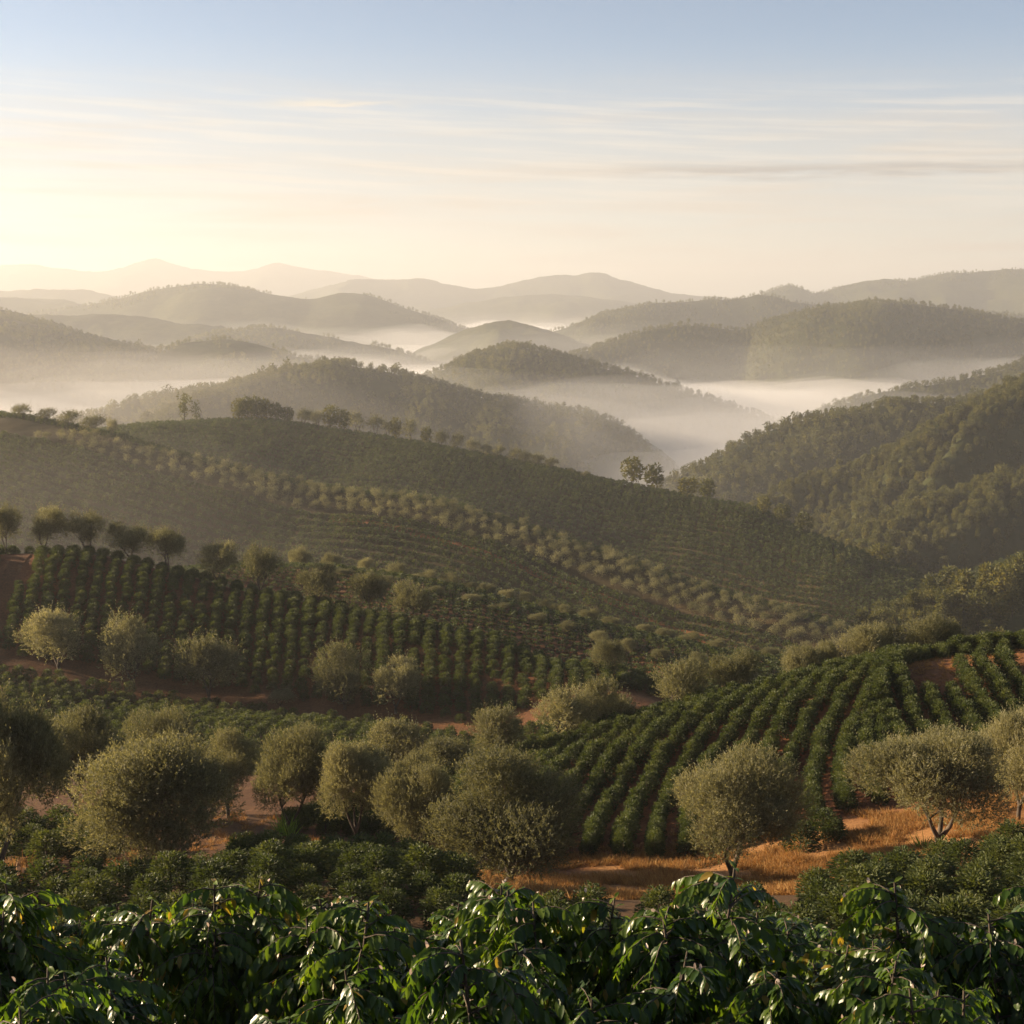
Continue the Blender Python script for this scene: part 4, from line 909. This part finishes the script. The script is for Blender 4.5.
for i, (px, top, w, kd) in enumerate([(304, 411, 13, 'r'), (318, 413, 12, 'r'), (331, 407, 20, 'f'), (344, 411, 18, 'f'), (358, 416, 13, 'f'), (375, 419, 13, 'f'), (388, 424, 10, 'f'), (396, 419, 14, 'f'), (411, 424, 12, 'f'), (427, 428, 14, 'f'), (441, 433, 11, 'r'), (456, 436, 11, 'r'), (472, 441, 11, 'r'), (487, 446, 10, 'r'), (497, 447, 10, 'r'), (513, 450, 12, 'r'), (524, 453, 11, 'r'), (536, 455, 11, 'r'), (551, 459, 10, 'r'), (585, 474, 7, 'r'), (572, 472, 6, 'r')]):
    sky_tree(hc, px, top, w, 0, 0, OFARH if kd == 'r' else [OFAR[0], FTREE[2], OFAR[2]], 'ridge_tree', '%s dark tree from the forked one along the ridge behind the olives' % ordinal(i + 7), 'tree', 'trees along the long ridge', hmin=2.5)
for i, (px, top, w) in enumerate([(239, 400, 14), (248, 398, 15), (257, 398, 16), (266, 400, 14), (276, 404, 13), (288, 408, 12)]):
    sky_tree(hc, px, top, w * 1.3, 0, 0, [FTREE[0], FTREE[2], FTREE[5]], 'ridge_tree', ['first tree of the dark clump on the ridge', 'tallest tree of the dark clump on the ridge', 'third tree of the dark clump on the ridge', 'fourth tree of the dark clump, with a sloping top', 'fifth and lower tree of the dark clump on the ridge', 'last low tree of the dark clump on the ridge'][i], 'tree', 'clump of trees on the long ridge')
rg2 = np.random.default_rng(21)
FORK = [forest_mesh(rg2, 330, .075, 'flat', 9).mesh('forest_tree', FM), forest_mesh(rg2, 330, .075, 'tall', 9).mesh('forest_tree', FM)]
for px, top, w, me, lab in [(185, 394, 24, FORK[0], 'tall lone tree with an open layered crown on the hazy ridge'), (196, 402, 14, FORK[1], 'smaller tree leaning out beside the tall lone tree'),
                            (632, 459, 26, FTREE[5], 'taller of two feathery trees on the falling ridge'), (653, 466, 26, FTREE[0], 'shorter rounder one of the two feathery trees on the falling ridge'),
                            (688, 479, 26, FTREE[5], 'bushy tree just after the feathery pair'), (707, 480, 20, FTREE[2], 'slim tree after the bushy one on the falling ridge'), (764, 498, 18, FTREE[2], 'round tree low on the falling ridge'), (782, 505, 20, FTREE[5], 'broad tree low on the falling ridge'),
                            (804, 513, 22, FTREE[0], 'spreading tree above the dark lower slope'), (882, 545, 30, FTREE[2], 'dark round tree at the low end of the ridge'), (840, 568, 16, FTREE[4], 'dark pointed conifer on the shaded slope')]:
    sky_tree(hc, px, top, w, 0, 0, [me], 'forest_tree', lab, 'tree', None, v_off=-2.0 if px != 840 else 16.0, hmin=4)

# ------------------------------------------------------------------ woods on the farther hills
def wood(h, v0, v1, sp, hgt, thr=-.9, tiny=True, t_keep=None, wx=1.0):
    nt_, nv_ = int((h.t[-1] - h.t[0]) / sp), int((v1 - v0) / sp)
    t, v = np.meshgrid(np.linspace(h.t[0], h.t[-1], nt_), np.linspace(v0, v1, nv_)); t = t.ravel() + rg.uniform(-.5, .5, t.size) * sp; v = v.ravel() + rg.uniform(-.5, .5, v.size) * sp
    p = h.pos(t, v); k = in_frame(p, 50, 20) & (fbm(p[:, 0] / (sp * 7), p[:, 1] / (sp * 7), 3) > thr) & (p[:, 2] > -165)
    if t_keep is not None: k &= t_keep(p)
    p = p[k]; n = len(p); s = hgt * np.exp(rg.normal(0, .2, n)) * (1 + .25 * fbm(p[:, 0] / (sp * 4), p[:, 1] / (sp * 4), 2))
    wood_bag.add(p - [0, 0, .03 * hgt], np.stack([s * 1.15 * wx, s * 1.15 * wx, s], 1), (NF + rg.integers(0, 5, n)) if tiny else rg.integers(0, NF, n), tilt=.05)
    return n
cnt_w = 0
cnt_w += wood(H['D1'], -25, 240, 4.8, 5.6, thr=-1.5)
cnt_w += wood(H['D2'], -20, 240, 4.4, 5.4, thr=-1.5, tiny=False)
cnt_w += wood(H['D3'], -20, 200, 4.2, 5.2, thr=-1.5, tiny=False)
cnt_w += wood(H['D4'], -12, 150, 4.2, 5.2, thr=-1.5, tiny=False, t_keep=lambda p: ~((project(p)[0] > 955) & (project(p)[1] > 548) & (project(p)[1] < 600)))
cnt_w += wood(H['E'], -10, 110, 4.6, 5.0, thr=-.05, tiny=False)
cnt_w += wood(H['C'], 90, 190, 6.0, 5.0, thr=.12, tiny=False)
cnt_w += wood(H['F1'], -30, 330, 6.2, 6.2, thr=-.4)
cnt_w += wood(H['F2'], -30, 300, 6.8, 6.5, thr=-.4)
cnt_w += wood(H['RL'], -30, 250, 7.0, 6.5, thr=-.4)
cnt_w += wood(H['R1'], -40, 420, 8.5, 6.5, thr=-.4)
cnt_w += wood(H['G1'], -60, 300, 9, 7, thr=-.3)
cnt_w += wood(H['G2'], -40, 150, 11, 7, thr=-.2)
cnt_w += wood(H['R2'], -50, 200, 11, 7, thr=-.2)
cnt_w += wood(H['R3'], -60, 120, 14, 8, thr=-.1)
cnt_w += wood(H['H1'], -50, 120, 13, 7, thr=-.1)
wood_bag.build('forest', wood_protos, 'dense woodland covering the misty hills and the sunlit spurs')
# woodland trees one can tell apart at the foot of the spurs
i = 0
for px, py, s in [(930, 604, 9), (948, 598, 10), (963, 612, 11), (985, 600, 10), (1004, 606, 11), (1016, 590, 10), (942, 622, 8), (978, 626, 9), (1000, 632, 8), (912, 616, 7)]:
    p = H['E'].cast(px, py, 300, 430); i += 1
    whole('forest_tree', FTREE[i % 6], p, rg.uniform(0, 6.28), (s * 1.1, s * 1.1, s), '%s sunlit tree from left below the small terraced field' % ordinal(i), 'tree', 'trees below the small terraced field')

# ------------------------------------------------------------------ grass, weeds and small dry shrubs
gb = Bag()
n = 22000; yy = rg.uniform(39, 66, n); xx = rg.uniform(-4.0, 25, n) * yy / 54
keep = (rg.random(n) < (smooth(39, 44, yy) * (1 - smooth(59, 65, yy)))) & (fbm(xx / 2.2, yy / 2.2, 3) > -.10)
xx, yy = xx[keep], yy[keep]; p = np.stack([xx, yy, near_z(xx, yy)], 1); p = p[in_frame(p, 40)]
s = rg.uniform(.3, 1.15, len(p)); gb.add(p, np.stack([s * 1.2, s * 1.2, s], 1), rg.integers(0, 3, len(p)), tilt=.15)
n = 1500; yy = rg.uniform(44, 72, n); xx = rg.uniform(-26, 2, n) * yy / 54; k = fbm(xx / 4, yy / 4, 3) > .12; xx, yy = xx[k], yy[k]
gb.add(np.stack([xx, yy, near_z(xx, yy)], 1), rg.uniform(.5, 1.0, len(xx)), rg.integers(0, 3, len(xx)), tilt=.15)
n = 1200; yy = rg.uniform(78, 89, n); xx = rg.uniform(20, 36, n); gb.add(np.stack([xx, yy, near_z(xx, yy)], 1), rg.uniform(.3, .7, n), rg.integers(0, 3, n), tilt=.15)
gb.build('dry_grass', TUFT, 'tufts of dry orange grass on the bank under the olives')
for i, (px, Y, s, lab) in enumerate([(286, 59, 2.2, 'bright green weed under the olive with the slim forked trunk'), (925, 52, 1.4, 'yellow green weed on the grassy bank beside the large olive')]):
    x = float(ray(px, 830)[0] * Y); whole('weed', WEED[i], (x, Y, near_z(x, Y)), 0, (s, s, s), lab, 'weed')
for i, (px, Y, s, lab) in enumerate([(18, 42, 3.0, 'orange dry shrub near the left edge behind the front coffee'), (92, 41, 2.0, 'small rust coloured dry shrub below the shrubby olive')]):
    x = float(ray(px, 860)[0] * Y); whole('dry_shrub', TUFT[i], (x, Y, near_z(x, Y)), 0, (s, s, s), lab, 'shrub')
print('coffee', nb, ncoffee, 'olive', no, 'bush copies', sum(map(len, bush_bag.p)), 'trees', cnt_w)
